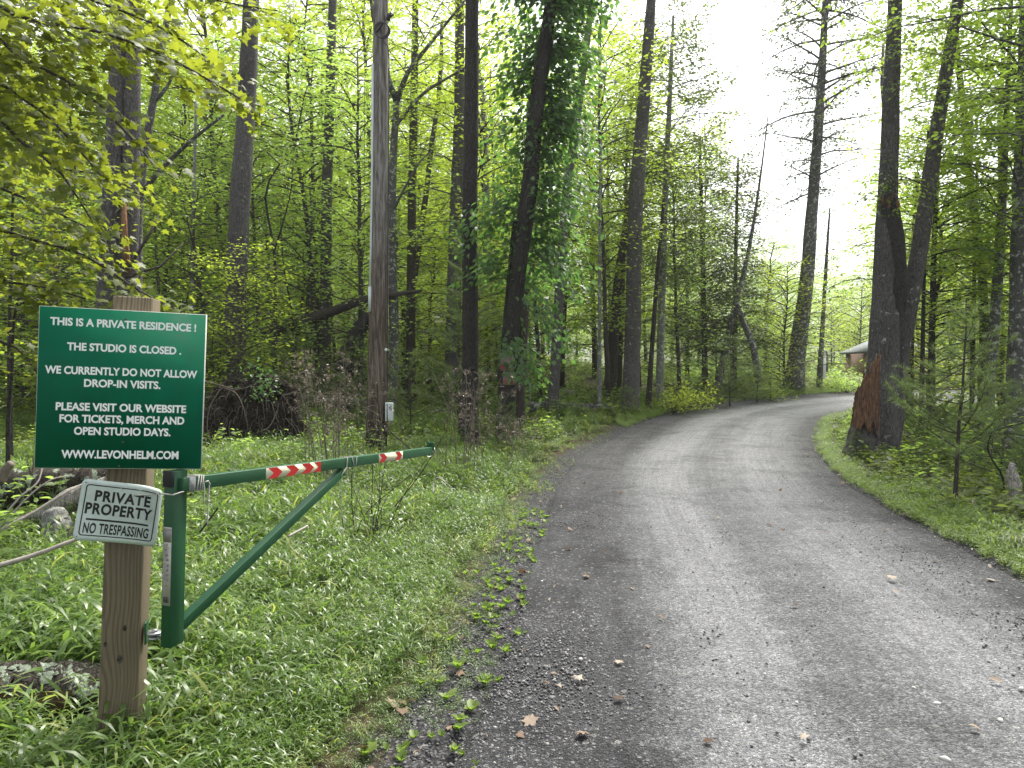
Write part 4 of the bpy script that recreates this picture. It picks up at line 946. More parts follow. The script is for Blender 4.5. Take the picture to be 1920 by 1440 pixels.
# ================================================================== POST, SIGNS, GATE
def paint(name, col, rough=.4, wear=.0, spec=.5, wear_col=(.3, .32, .3), sc=12):
    m = N(name); v = m.coord(); n = m.noise(v, sc, 6, .65)
    c = m.mix(1.0, col, m.ramp(n, [(.3, .82), (.7, 1.08)]), 'MULTIPLY')
    if wear: c = m.mix(m.ramp(m.noise(v, sc * 2.3, 7, .7), [(.62 - wear * .1, 0.0), (.70, wear)]), c, wear_col)
    r = m.ramp(n, [(.3, rough * .8), (.7, min(1, rough * 1.25))])
    return m.done(m.bsdf(c, r, m.bump(m.noise(v, 60, 3), .12, .002), spec=spec))
M['sign_green'] = paint('sign_green', (.002, .115, .058), .7, 0, .12)
M['sign_edge'] = simple('sign_white_edge', (.62, .64, .60), .6)
M['print_white'] = simple('white_print', (.84, .86, .84), .6, 0, .06, 8, .02)
M['gate_green'] = paint('gate_green_paint', (.010, .066, .024), .45, .4, .35, (.06, .12, .075), 9)
M['gate_cap'] = simple('black_plastic_cap', (.008, .012, .014), .35)
M['steel'] = simple('galvanised_steel', (.42, .43, .43), .4, .8, .3)
M['rope'] = simple('grey_twine', (.42, .42, .38), .85, 0, .3, 90, .4)
M['red'] = simple('reflective_red', (.42, .012, .014), .35, 0, .12)
M['cream'] = simple('reflective_cream', (.62, .62, .42), .35, 0, .18)
M['sticker'] = simple('paper_sticker', (.42, .41, .36), .6, 0, .2, 25)
M['ink'] = simple('dark_print', (.05, .05, .05), .6, 0, .1)
M['greyink'] = simple('faded_print', (.20, .20, .185), .6, 0, .1)
M['black'] = simple('black_print', (.010, .010, .011), .45, 0, .1)
M['box_white'] = simple('white_plastic_box', (.62, .68, .68), .45, 0, .12)
M['cable'] = simple('black_cable', (.012, .012, .012), .5)
M['tape'] = simple('grey_wrap_tape', (.26, .27, .27), .7, 0, .5, 60, .5)
m = N('sign_aluminium'); v = m.coord(); n1 = m.noise(v, 14, 6, .7); n2 = m.noise(v, 55, 4, .7)
c = m.mix(m.ramp(n1, [(.4, 0.0), (.75, .6)]), (.54, .63, .59), (.36, .44, .38)); c = m.mix(m.ramp(n2, [(.66, 0.0), (.74, .7)]), c, (.10, .13, .07))
M['alu'] = m.done(m.bsdf(c, .42, m.bump(n2, .1, .002), .15))
m = N('post_timber'); v = m.coord('Object', (1, 1, .045)); vw = m.n('ShaderNodeVectorMath', {0: v, 1: m.n('ShaderNodeVectorMath', {0: m.n('ShaderNodeTexNoise', {'Vector': m.coord('Object', (1.5, 1.5, 1.1)), 'Scale': 1.9, 'Detail': 1}).outputs[1], 1: (.055, .055, .0)}, operation='MULTIPLY').outputs[0]}, operation='ADD').outputs[0]
ofs = m.n('ShaderNodeMapping', {0: vw, 1: (.09, .14, 0)}).outputs[0]
wv = m.n('ShaderNodeTexWave', {'Vector': ofs, 'Scale': 40, 'Distortion': 2.2, 'Detail': 3, 'Detail Scale': 1.5}, wave_type='RINGS', rings_direction='Z').outputs[1]
fine = m.noise(m.coord('Object', (260, 260, 4)), 1, 4)
c = m.ramp(wv, [(.1, (.085, .068, .042)), (.35, (.15, .122, .078)), (.9, (.19, .155, .10))])
c = m.mix(.45, c, (.17, .142, .094)); c = m.mix(1.0, c, m.ramp(fine, [(.3, .68), (.7, 1.15)]), 'MULTIPLY')
c = m.mix(m.ramp(m.noise(m.coord('Object', (1, 1, .6)), 5, 4), [(.5, 0.0), (.8, .5)]), c, (.10, .085, .06))
M['timber'] = m.done(m.bsdf(c, .8, m.bump(wv, .5, .004, m.bump(fine, .5, .002)), spec=.25))

def text_mesh(body, bold=.0, space=1.0):
    cu = bpy.data.curves.new('lettering', 'FONT'); cu.body = body; cu.size = 1; cu.offset = bold; cu.extrude = .012; cu.resolution_u = 4; cu.space_character = space
    ob = bpy.data.objects.new('tmp', cu); COL.objects.link(ob)
    dg = bpy.context.evaluated_depsgraph_get(); me = bpy.data.meshes.new_from_object(ob.evaluated_get(dg))
    bpy.data.objects.remove(ob); bpy.data.curves.remove(cu)
    V = np.zeros(len(me.vertices) * 3); me.vertices.foreach_get('co', V); return me, V.reshape(-1, 3)
def frame3(o, u, v):
    u = np.array(u) / np.linalg.norm(u); v = np.array(v) - u * np.dot(u, v); v /= np.linalg.norm(v); n = np.cross(u, v)
    return Matrix(((u[0], v[0], n[0], o[0]), (u[1], v[1], n[1], o[1]), (u[2], v[2], n[2], o[2]), (0, 0, 0, 1)))
def lay_text(parent, body, cx, cy, wid, hei, mat, z=.001, bold=.012, warp=None, font_h=None, name='lettering', space=1.0):
    """caps text fitted to a width x height box centred on (cx, cy) of the parent's plane"""
    me, V = text_mesh(body, bold, space); me.materials.clear(); me.materials.append(mat)
    x0, x1 = V[:, 0].min(), V[:, 0].max(); caps = .73; y0 = 0.0
    V[:, 0] = (V[:, 0] - (x0 + x1) / 2) * wid / (x1 - x0) + cx; V[:, 1] = (V[:, 1] - caps / 2) * hei / caps + cy; V[:, 2] = z + np.clip(V[:, 2], 0, 1) * .02
    if warp is not None: V = warp(V)
    me.vertices.foreach_set('co', V.astype(np.float32).ravel()); me.update(); o = obj(name, me, parent); return o

# timber post
YP = 2.86
ptop = P(249, 556, YP); pbot = P(224, 1250, YP); axis_ = (ptop - pbot) / np.linalg.norm(ptop - pbot)
yaw = R(13.5); uu = np.array([math.cos(yaw), math.sin(yaw), 0])
d0 = (pbot[2] + .25) / axis_[2]; pb0 = pbot - axis_ * d0; Lp = np.linalg.norm(ptop - pb0)
root = thing('sign_post', 'square weathered timber post carrying the green notice and the private property sign', 'post', (0, 0, 0))
n_post = np.cross(uu, axis_); n_post /= np.linalg.norm(n_post); root.matrix_world = frame3(pb0, np.cross(axis_, n_post), axis_); bpy.context.view_layer.update()
mb = MB(); mb.box((0, Lp / 2, -.07 + .0), (.14, Lp, .14)); o = part('timber', mb, M['timber'], root, world=False, bevel=.006)
# grain runs along local Z of the mesh, so turn the mesh instead of the material
o.data.transform(Matrix.Rotation(-PI / 2, 4, 'X').inverted()); o.rotation_euler = (-PI / 2, 0, 0)
for (x_, y_, e_) in ((.014, .62, .007), (-.052, .56, .006), (.0, .50, .010)):
    a = np.arange(12) * PI / 6; q = np.stack([x_ + e_ * np.cos(a), y_ + .25 + e_ * 1.7 * np.sin(a), 0 * a + .0012], 1); mb = MB(); mb.add(np.vstack([q, [x_, y_ + .25, .0015]]), [[i_, (i_ + 1) % 12, 12] for i_ in range(12)]); part('knot', mb, M['bark_brown'], root, world=False)
for (x_, y_) in ((-.035, .30), (-.028, .17)):
    mb = MB(); mb.tube(np.array([[x_, y_ + .15, 0], [x_, y_ + .15, .008]]), [.010, .008], 8); part('bolt', mb, M['steel'], root, world=False)

# green notice
TL, TR, BL, BR = P(72, 573, 2.70), P(387, 590, 2.84), P(66, 878, 2.70), P(379, 880, 2.84)
c0 = (TL + TR + BL + BR) / 4; U_ = (TR + BR - TL - BL) / 2; V_ = (TL + TR - BL - BR) / 2; Wd, Hd = np.linalg.norm(U_), np.linalg.norm(V_)
sg = thing('notice_sign', 'large green board with white lettering screwed to the top of the timber post', 'sign', (0, 0, 0))
sg.matrix_world = frame3(c0, U_, V_)
mb = MB(); mb.box((0, 0, -.003), (Wd, Hd, .006)); part('board', mb, M['sign_edge'], sg, world=False)
mb = MB(); mb.box((-.0008, .0006, .0008), (Wd - .005, Hd - .004, .0014)); part('green_face', mb, M['sign_green'], sg, world=False)
S4 = 1 / 4.0
def sgp(zx, zy):  # picture pixel -> sign plane
    px, py = zx * S4, 540 + zy * S4
    u = 0; v = 0
    # invert the bilinear map of the four corners
    a = np.array([.5, .5])
    cn = np.array([[72, 573], [387, 590], [66, 878], [379, 880]], float)
    for _ in range(12):
        s, t = a; q = cn[0] * (1 - s) * (1 - t) + cn[1] * s * (1 - t) + cn[2] * (1 - s) * t + cn[3] * s * t
        J = np.stack([(cn[1] - cn[0]) * (1 - t) + (cn[3] - cn[2]) * t, (cn[2] - cn[0]) * (1 - s) + (cn[3] - cn[1]) * s], 1)
        a = a + np.linalg.solve(J, np.array([px, py]) - q)
    s, t = a; return (s - .5) * Wd, (.5 - t) * Hd
for body, (xa, ya), (xb, yb), hh in (('THIS IS A PRIVATE RESIDENCE !', (368, 247), (1465, 295), 52), ('THE STUDIO IS CLOSED .', (492, 437), (1350, 466), 52), ('WE CURRENTLY DO NOT ALLOW', (334, 610), (1476, 643), 52),
        ('DROP-IN VISITS.', (618, 711), (1192, 724), 52), ('PLEASE VISIT OUR WEBSITE', (414, 884), (1392, 906), 53), ('FOR TICKETS, MERCH AND', (442, 975), (1378, 992), 53), ('OPEN STUDIO DAYS.', (548, 1068), (1272, 1080), 53), ('WWW.LEVONHELM.COM', (458, 1244), (1335, 1250), 55)):
    a = sgp(xa, ya); b = sgp(xb, yb); lay_text(sg, body, (a[0] + b[0]) / 2, (a[1] + b[1]) / 2, b[0] - a[0], hh * 1.10 * S4 / 300 * Hd, M['print_white'], .0016, .034)
for zx, zy in ((922, 235), (912, 1155), (882, 1336)):
    a = sgp(zx, zy); mb = MB(); mb.tube(np.array([[a[0], a[1], .001], [a[0], a[1], .0045]]), [.0048, .003], 10); part('screw', mb, M['ink'], sg, world=False)

# private property sign: thin aluminium, right edge curled back
TL, TR, BL = P(149, 898, 2.74), P(301, 912, 2.86), P(141, 1014, 2.74); BRr = P(300, 1022, 2.86)
c0 = (TL + TR + BL + BRr) / 4; U_ = (TR + BRr - TL - BL) / 2; V_ = (TL + TR - BL - BRr) / 2; Wd, Hd = np.linalg.norm(U_), np.linalg.norm(V_)
c0 = c0 - np.array([0, .0, 0])
ps = thing('property_sign', 'small bent aluminium sign reading private property no trespassing, below the green board', 'sign', (0, 0, 0))
ps.matrix_world = frame3(c0, U_, V_)
def warp(V):
    V = V.copy(); x = V[:, 0] / Wd; y = V[:, 1] / Hd
    cur = np.clip(x - .12, 0, 1) ** 2
    V[:, 2] += -.42 * cur * Wd * .9 * (.7 + .9 * np.clip(y + .5, 0, 1)) + .006 * np.sin(y * 3 + x * 4)
    V[:, 1] += -.30 * cur * Wd * (.5 + np.clip(y + .5, 0, 1)); V[:, 0] += -.10 * cur * Wd * np.clip(y + .3, 0, 1)
    V[:, 1] += .03 * Hd * (-x)
    return V
def rrect(w_, h_, r_, n=5):
    out = []
    for cx_, cy_, a0 in ((w_ / 2 - r_, h_ / 2 - r_, 0), (-w_ / 2 + r_, h_ / 2 - r_, 90), (-w_ / 2 + r_, -h_ / 2 + r_, 180), (w_ / 2 - r_, -h_ / 2 + r_, 270)):
        for k in range(n): a = R(a0 + 90 * k / (n - 1)); out.append((cx_ + r_ * math.cos(a), cy_ + r_ * math.sin(a)))
    return out
nx_, ny_ = 28, 18; gxs = np.linspace(-.5, .5, nx_); gys = np.linspace(-.5, .5, ny_); rr_ = .018
VV = np.array([[a * Wd, b * Hd, 0] for b in gys for a in gxs])
def roundc(V):
    V = V.copy()
    for sx_ in (-1, 1):
        for sy_ in (-1, 1):
            cx_, cy_ = sx_ * (Wd / 2 - rr_), sy_ * (Hd / 2 - rr_); d = V[:, :2] - [cx_, cy_]; k = (d[:, 0] * sx_ > 0) & (d[:, 1] * sy_ > 0)
            dn = np.linalg.norm(d, axis=1); mx = np.maximum(np.abs(d[:, 0]), np.abs(d[:, 1])); k2 = k & (dn > 0); V[k2, :2] = np.array([cx_, cy_]) + d[k2] / dn[k2, None] * np.minimum(mx[k2], rr_)[:, None]
    return V
VV = warp(roundc(VV)); i = np.arange(ny_ - 1)[:, None] * nx_ + np.arange(nx_ - 1)[None]; Q = np.stack([i, i + 1, i + nx_ + 1, i + nx_], -1).reshape(-1, 4)
mb = MB(); mb.add(VV, Q); o = part('plate', mb, M['alu'], ps, world=False, smooth=True); md = o.modifiers.new('thick', 'SOLIDIFY'); md.thickness = .0016; md.offset = -1
def strip(outer, inner):
    n = len(outer); V = [(a, b, .0009) for a, b in outer] + [(a, b, .0009) for a, b in inner]
    return np.array(V), np.array([[i, (i + 1) % n, n + (i + 1) % n, n + i] for i in range(n)])
def dens(pl, per=6):
    pl = pl + [pl[0]]; out = []
    for a, b in zip(pl[:-1], pl[1:]):
        for k in range(per): out.append((a[0] + (b[0] - a[0]) * k / per, a[1] + (b[1] - a[1]) * k / per))
    return out
bw = Wd * .89; bh = Hd * .84
a_, b_ = strip(dens(rrect(bw, bh, .012)), dens(rrect(bw - .0076, bh - .0076, .009)))
mb = MB(); mb.add(warp(a_), b_); part('border_line', mb, M['black'], ps, world=False)
q = np.linspace(-.385 * Wd, .37 * Wd, 16); V2 = np.concatenate([np.stack([q, q * 0 - .165 * Hd, q * 0 + .0009], 1), np.stack([q, q * 0 - .135 * Hd, q * 0 + .0009], 1)])
mb = MB(); mb.add(warp(V2), np.array([[i, i + 1, 17 + i, 16 + i] for i in range(15)])); part('rule_line', mb, M['black'], ps, world=False)
lay_text(ps, 'PRIVATE', .015 * Wd, .25 * Hd, Wd * .68, Hd * .175, M['black'], .0009, .034, warp, space=1.12)
lay_text(ps, 'PROPERTY', -.01 * Wd, .035 * Hd, Wd * .81, Hd * .18, M['black'], .0009, .034, warp, space=1.1)
lay_text(ps, 'NO TRESPASSING', -.005 * Wd, -.285 * Hd, Wd * .79, Hd * .17, M['black'], .0009, .024, warp, space=1.06)
for a, b in ((-.455, .44), (-.455, -.44), (.455, .44)):
    q = warp(np.array([[a * Wd, b * Hd, .0008]]))[0]; mb = MB(); mb.tube(np.array([q, q + [0, 0, .0006]]), .0022, 8); part('hole', mb, M['black'], ps, world=False)
q = warp(np.array([[-.035 * Wd, .42 * Hd, 0]]))[0]; mb = MB(); mb.tube(np.array([q, q + [0, 0, .005]]), [.0045, .003], 8); part('nail', mb, M['steel'], ps, world=False)

# swing barrier
gt_ = thing('barrier_gate', 'dark green steel barrier arm with diagonal brace, hinged to the timber post', 'gate', tuple(P(320, 1215, 2.74)))
gdir = np.array([.69, 2.15, 0]); gdir /= np.linalg.norm(gdir); gright = np.array([gdir[1], -gdir[0], 0])
def bar(mb, a, b, wside, hup, ref=None):
    a = np.array(a, float); b = np.array(b, float); d = (b - a); L = np.linalg.norm(d); d /= L; s = gright - d * np.dot(gright, d); s /= np.linalg.norm(s); u = np.cross(s, d)
    if u[2] < 0: u = -u
    rot = np.stack([s, d, u], 1); mb.box((a + b) / 2, (wside, L, hup), rot); return a, b, d, s, u, L
A0 = P(335, 909, 2.77); A1 = P(806, 845.5, 4.9)
arm = MB(); aa, ab, ad, as_, au, aL = bar(arm, A0, A1, .042, .050)
part('arm', arm, M['gate_green'], gt_, bevel=.0018)
vt0 = P(322, 900, 2.76); vt1 = P(315, 1208, 2.76)
mb = MB(); vd_ = (vt0 - vt1); Lv = np.linalg.norm(vd_); vd_ /= Lv; s1 = gright - vd_ * np.dot(gright, vd_); s1 /= np.linalg.norm(s1); s2 = np.cross(vd_, s1)
vc_ = (vt0 + vt1) / 2 + vd_ * .01; vc_ = vc_ + np.array([.002, .03, 0])
VF = np.stack([s1, s2, vd_], 1); mb.box(vc_, (.042, .070, Lv + .045), VF); part('upright', mb, M['gate_green'], gt_, bevel=.0018)
br = MB(); b0 = P(337, 1172, 2.86); b1 = P(640, 884, 3.86); bar(br, b0, b1, .038, .040); part('brace', br, M['gate_green'], gt_, bevel=.0018)
mb = MB(); cpos = vc_ + vd_ * (Lv / 2 - .005); mb.box(cpos - s2 * np.sign(np.dot(s2, gdir)) * .038 + vd_ * 0, (.044, .010, .060), VF); part('end_cap', mb, M['gate_cap'], gt_, bevel=.003)
# raised tip
mb = MB(); tp = A1 + au * .03; mb.box(tp + ad * .01, (.05, .012, .05), np.stack([as_, ad, au], 1)); mb.box(tp + ad * .005 - as_ * .012 + au * .01, (.012, .03, .05), np.stack([as_, ad, au], 1)); part('latch_plate', mb, M['gate_green'], gt_, bevel=.003)
mb = MB(); q = A1 + ad * .02; mb.tube(np.array([q + as_ * .02 + au * .02, q + as_ * .03, q - au * .03 + as_ * .02, q - au * .045 - as_ * .02, q - au * .03 - as_ * .03]), .004, 5); part('latch_wire', mb, M['steel'], gt_)
def arm_t(px):
    lo, hi = 0., 1.
    for _ in range(40):
        m_ = (lo + hi) / 2; p_ = aa + (ab - aa) * m_
        d_ = p_ - np.array([0, 0, CAMZ]); x_ = d_[0] / (d_ @ _f) * F + 960
        if x_ < px: lo = m_
        else: hi = m_
    return lo * aL
def chevrons(x0, x1, marks):
    t0, t1 = arm_t(x0), arm_t(x1); face = as_ * .0222; h = .0235
    def pt(t, v_, lift=.0): return aa + ad * t + face + as_ * lift + au * v_
    mb = MB(); mb.box(aa + ad * (t0 + t1) / 2 + as_ * .0214, (.0016, t1 - t0, h * 2), np.stack([as_, ad, au], 1)); st = part('reflector_strip', mb, M['cream'], gt_)
    st_loc = np.array(gt_.location)
    for c_, w_ in marks:
        ta = t0 + (t1 - t0) * c_; wd_ = (t1 - t0) * w_; tipd = wd_ * .62; v = []
        lim = lambda t: min(max(t, t0), t1)
        for t, y_ in ((ta, h), (ta + wd_, h), (ta + wd_ + tipd, 0), (ta + wd_, -h), (ta, -h), (ta + tipd, 0)): v.append(pt(lim(t), y_, .0009))
        mb = MB(); mb.add(np.array(v), [[0, 5, 2], [0, 2, 1], [5, 4, 3], [5, 3, 2]]); V, Fc = mb.get(); obj('chevron', mk('chevron', V - st_loc, Fc, M['red']), st)
chevrons(491, 594, [(.03, .15), (.33, .15), (.62, .15), (.86, .14)])
chevrons(704, 749, [(.0, .20), (.66, .19)])
# sticker with print and bar code on the narrow near face
nf = -s2 * np.sign(np.dot(s2, gdir))
def onface(a, b, lift): return vc_ + nf * (.035 + lift) + s1 * a + vd_ * b
sgn = 1
mb = MB(); SB0, SB1 = -Lv / 2 + .135, Lv / 2 - .185
mb.box(onface(0, (SB0 + SB1) / 2, .0006), (.036, .0012, SB1 - SB0), VF); stk = part('sticker', mb, M['sticker'], gt_)
g0 = np.array(gt_.location)
mb = MB(); mb.box(onface(0, SB1 - .03, .0015), (.035, .0008, .05), VF); V, Fc = mb.get(); obj('heading_band', mk('heading_band', V - g0, Fc, M['greyink']), stk)
mb = MB(); rg_ = np.random.default_rng(3)
for k_ in range(26):
    w_ = rg_.uniform(.016, .029); yb = SB1 - .066 - k_ * .0048 - (k_ > 12) * .008
    mb.box(onface(-.015 + w_ / 2, yb, .0015), (w_, .0006, .0016), VF)
for k_ in range(9): mb.box(onface(rg_.uniform(-.01, .01), SB0 + .075 + k_ * .019, .0015), (rg_.uniform(.004, .012), .0006, rg_.uniform(.004, .010)), VF)
V, Fc = mb.get(); o = obj('small_print', mk('small_print', V - g0, Fc, M['greyink']), stk); o['kind'] = 'stuff'
mb = MB(); x_ = -.0125
while x_ < .0125:
    w_ = rg_.choice([.0007, .0013, .002]); mb.box(onface(x_, SB0 + .022, .0015), (w_, .0006, .022), VF); x_ += w_ + rg_.choice([.0008, .0014])
V, Fc = mb.get(); obj('bar_code', mk('bar_code', V - g0, Fc, M['ink']), stk)
# hinge
hp = P(272, 1185, 2.92); mb = MB(); mb.box(hp + [.006, 0, 0], (.006, .05, .085), np.array([[math.cos(yaw), -math.sin(yaw), 0], [math.sin(yaw), math.cos(yaw), 0], [0, 0, 1]])); part('hinge_plate', mb, M['gate_green'], gt_, bevel=.002)
h1 = P(290, 1182, 2.85); mb = MB(); mb.tube(np.array([h1 - [0, 0, .012], h1 - [0, 0, .006]]), .028, 14); mb.tube(np.array([h1 - [0, 0, .03], h1 - [0, 0, .024]]), .024, 14); mb.tube(np.array([h1 + [-.04, .03, -.018], h1 + [.04, -.01, -.018]]), .008, 8); part('hinge', mb, M['steel'], gt_, smooth=False)
mb = MB(); mb.tube(np.array([h1 - [0, 0, .008], h1 + [0, 0, .004]]), [.012, .011], 6); part('bolt', mb, M['steel'], gt_)
# wrap tape and twine
tw = arm_t(352); mb = MB(); mb.box(aa + ad * tw, (.0455, .032, .0535), np.stack([as_, ad, au], 1)); part('wrap_tape', mb, M['tape'], gt_)
def loop_around(t, h=.003, w2=.023, h2=.027, slant=0.0):
    c = aa + ad * t; return np.array([c + as_ * a * w2 + au * b * h2 + ad * slant * b for a, b in ((1, -1), (1, 1), (-1, 1), (-1, -1), (1, -1))])
mb = MB()
for t_ in (362, 367, 371): mb.tube(loop_around(arm_t(t_) , slant=.004), .0034, 5)
c = aa + ad * arm_t(371) + as_ * .027
mb.tube(smooth_path([c + au * .0, c + au * .004 + ad * .02 + as_ * .01, c - au * .02 + ad * .03, c - au * .08 + ad * .028, c - au * .17 + ad * .026], 12), .003, 5); mb.tube(smooth_path([c + au * 0, c - au * .03 + ad * .005, c - au * .08 + ad * .004], 8), .003, 5)
mb.tube(np.array([P(240, 930, 2.84), P(306, 926, 2.71), P(324, 928, 2.69), P(352, 919, 2.80)]), .0026, 5)
kk = c - au * .075 + ad * .028; mb.box(kk, (.008, .008, .010))
V, Fc = mb.get(); solo('twine', (V, Fc), M['rope'], 'grey twine tied round the near end of the green arm with a loose end hanging', 'twine', tuple(c - au * .17), smooth=True)
mb = MB(); ta = arm_t(643)
mb.tube(loop_around(ta, slant=.003), .0028, 5); mb.tube(loop_around(arm_t(655), slant=-.012), .0024, 5); mb.tube(loop_around(arm_t(661), slant=.004), .0024, 5)
c = aa + ad * ta + as_ * .025; mb.tube(smooth_path([c + au * .02, c - au * .03, c - au * .08 + ad * .01, c - au * .10 - ad * .03], 8), .002, 4); mb.tube(smooth_path([c - au * .02, c - au * .06 - ad * .05, c - au * .2 - ad * .05, c - au * .42 - ad * .03], 8), .0016, 4)
V, Fc = mb.get(); solo('wire', (V, Fc), M['rope'], 'thin wire twisted round the green arm where the diagonal brace meets it', 'wire', tuple(c - au * .4), smooth=True)

# ================================================================== UTILITY POLE
YU = 13.6
up_ = trunk_path([(714, -20, 27), (713, 200, 30), (712, 400, 33), (710, 600, 36), (707, 750, 38), (705, 845, 39)], YU, 3, 40)
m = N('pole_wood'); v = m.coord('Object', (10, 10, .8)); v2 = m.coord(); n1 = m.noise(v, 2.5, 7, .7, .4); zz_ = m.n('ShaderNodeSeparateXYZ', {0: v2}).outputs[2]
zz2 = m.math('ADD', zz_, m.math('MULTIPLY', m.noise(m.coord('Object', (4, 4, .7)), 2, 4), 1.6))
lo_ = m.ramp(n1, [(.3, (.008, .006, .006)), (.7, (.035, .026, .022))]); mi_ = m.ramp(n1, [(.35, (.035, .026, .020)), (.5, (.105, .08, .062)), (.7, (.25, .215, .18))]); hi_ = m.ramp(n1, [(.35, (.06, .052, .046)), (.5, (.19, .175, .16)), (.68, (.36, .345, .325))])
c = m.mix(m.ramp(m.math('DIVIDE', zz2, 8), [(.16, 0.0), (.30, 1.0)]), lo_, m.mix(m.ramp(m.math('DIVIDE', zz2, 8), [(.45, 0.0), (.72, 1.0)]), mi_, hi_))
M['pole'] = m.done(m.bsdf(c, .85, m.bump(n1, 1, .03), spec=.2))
upo = thing('utility_pole', 'tall wooden utility pole with a cable coil and white box, behind the gate arm', 'utility pole', tuple(up_[0, :3]))
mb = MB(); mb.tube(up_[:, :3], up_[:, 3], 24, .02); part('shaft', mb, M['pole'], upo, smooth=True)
mb = MB(); mb.tube(np.array([P(699, 120, YU - .1), P(698, 300, YU - .1), P(696, 450, YU - .1), P(694, 540, YU - .1)]), .022, 8); mb.tube(np.array([P(694, 538, YU - .1), P(694, 584, YU - .1)]), .035, 8); part('conduit', mb, M['box_white'], upo, smooth=True)
mb = MB(); mb.box(P(730, 772, YU - .15), (.13, .12, .33)); part('junction_box', mb, M['box_white'], upo, bevel=.008)
mb = MB(); mb.box(P(727, 772, YU - .155), (.022, .118, .29)); part('box_door_seam', mb, M['greyink'], upo)
mb = MB(); mb.tube(smooth_path([P(727, 790, YU - .15), P(726, 800, YU - .15), P(742, 818, YU - .4), P(768, 840, YU - .9), P(772, 850, YU - 1)], 12), .012, 6); mb.tube(smooth_path([P(727, 788, YU - .15), P(725, 810, YU - .1), P(724, 850, YU)], 6), .014, 6); part('ground_cable', mb, M['cable'], upo, smooth=True)
mb = MB()
for k_ in range(4):
    a = np.linspace(0, 2 * PI, 26); cc = P(715, 55, YU - .22 - .015 * k_); mb.tube(cc + np.stack([.125 * np.cos(a + k_) + .01 * k_, 0 * a, .135 * np.sin(a + k_) - .01 * k_], 1), .009, 5, cap=False)
mb.tube(smooth_path([P(712, 68, YU - .25), P(728, 90, YU - .2), P(729, 200, YU - .12), P(727, 480, YU - .1), P(726, 740, YU - .1)], 30), .010, 5); mb.tube(smooth_path([P(705, 62, YU - .22), P(725, 35, YU - .2), P(745, 5, YU + .4), P(780, -60, YU + 1)], 10), .014, 5)
part('cable_coil', mb, M['cable'], upo, smooth=True)
mb = MB(); a = P(729, 32, YU - .12); mb.box(a, (.05, .07, .12)); mb.tube(np.array([a, P(735, 26, YU - .2)]), [.03, .045], 10); part('insulator', mb, M['ink'], upo)
mb = MB(); a = P(724, 656, YU - .21); mb.tube(np.array([a, a + [0, -.02, 0]]), .028, 10); part('tag', mb, M['box_white'], upo)
mb = MB(); q = np.linspace(0, 1, 30)[:, None]; mb.tube(P(683, 560, YU - .4) * q + P(684, -40, YU - .4) * (1 - q) + rt.normal(0, .01, (30, 3)), .004, 4); mb.tube(np.array([P(683, 560, YU - .4), P(676, 830, YU - .5)]), .004, 4); part('ground_wire', mb, M['cable'], upo)

M['old_paper'] = simple('aged_notice_sheet', (.34, .27, .24), .7, 0, .6, 9)
# posted notices on the vine tree
for (x0, y0, x1, y1, lab) in ((937, 662, 963, 695, 'upper tattered white notice with red print on the vine-covered trunk'), (943, 697, 965, 722, 'lower torn white notice with red print on the vine-covered trunk')):
    a = P(x0, y1, 15.72); b = P(x1, y0, 15.72); t = thing('posted_notice', lab, 'notice', (float((a[0] + b[0]) / 2), 15.72, float((a[2] + b[2]) / 2)), 'posted notices on the vine-covered tree')
    w_, h_ = b[0] - a[0], b[2] - a[2]
    mb = MB(); q = np.linspace(-.5, .5, 7); VV = np.array([[k_ * w_, -.03 * math.cos(k_ * 3), s_ * h_ / 2] for s_ in (-1, 1) for k_ in q]); mb.add(VV, [[i, i + 1, 8 + i, 7 + i] for i in range(6)]); o = part('sheet', mb, M['old_paper'], t, world=False); md = o.modifiers.new('t', 'SOLIDIFY'); md.thickness = .004
    for row, body in ((-.25, 'N    R'),):
        me, V = text_mesh(body, .03); me.materials.clear(); me.materials.append(M['red']); x0_, x1_ = V[:, 0].min(), V[:, 0].max()
        V = np.stack([(V[:, 0] - (x0_ + x1_) / 2) * w_ * .86 / (x1_ - x0_), -.036 - 0 * V[:, 0] - V[:, 2] * .01, (V[:, 1] - .36) * h_ * .34 / .73 + row * h_], 1); me.vertices.foreach_set('co', V.astype(np.float32).ravel()); me.update(); obj('lettering', me, t)

# ================================================================== LOGS, ROOT MOUND, DEAD STEMS
def log(name, label, pts, radii, mat, k=14, rough=.09, n=18, stubs=0, cat='log', ends=True, kk=None):
    pts = [np.array(p_, float) for p_ in pts]; q = smooth_path([np.append(p_, r_) for p_, r_ in zip(pts, radii)], n)
    b = q[np.argmin(q[:, 2]), :3].copy(); root = thing(name, label, cat, tuple(b)); mb = MB(); mb.tube(q[:, :3] + rt.normal(0, .006, (n, 3)), q[:, 3], k, rough, rg=rt)
    part('trunk', mb, mat, root, smooth=True)
    if stubs:
        w = MB()
        for _ in range(stubs):
            c_ = interp(q, rt.uniform(.05, .95)); a = rt.uniform(0, PI); d_ = np.array([rt.normal(0, .4), -abs(math.cos(a)) * .5, abs(math.sin(a))]); L = rt.uniform(.15, .6); s = np.linspace(0, 1, 5)[:, None]
            w.tube(c_[:3] + d_ * (c_[3] + L) * s + rt.normal(0, .03, (5, 3)) * s, [.02, .016, .012, .008, .004], 5, cap=False)
        part('broken_branches', w, M['twig'], root)
    return root
fl = log('fallen_log', 'thick decaying log with pale lichen, in the lower left corner at the post foot', [(-2.6, 3.30, .14), (-2.2, 3.30, .15), (-1.95, 3.33, .15), (-1.66, 3.40, .12)], [.16, .155, .15, .12], M['log_lichen'], 22, .10, 26)
m = N('decayed_wood'); v = m.coord('Object', (2, 30, 30)); n1 = m.noise(v, 1.4, 6, .7, .3)
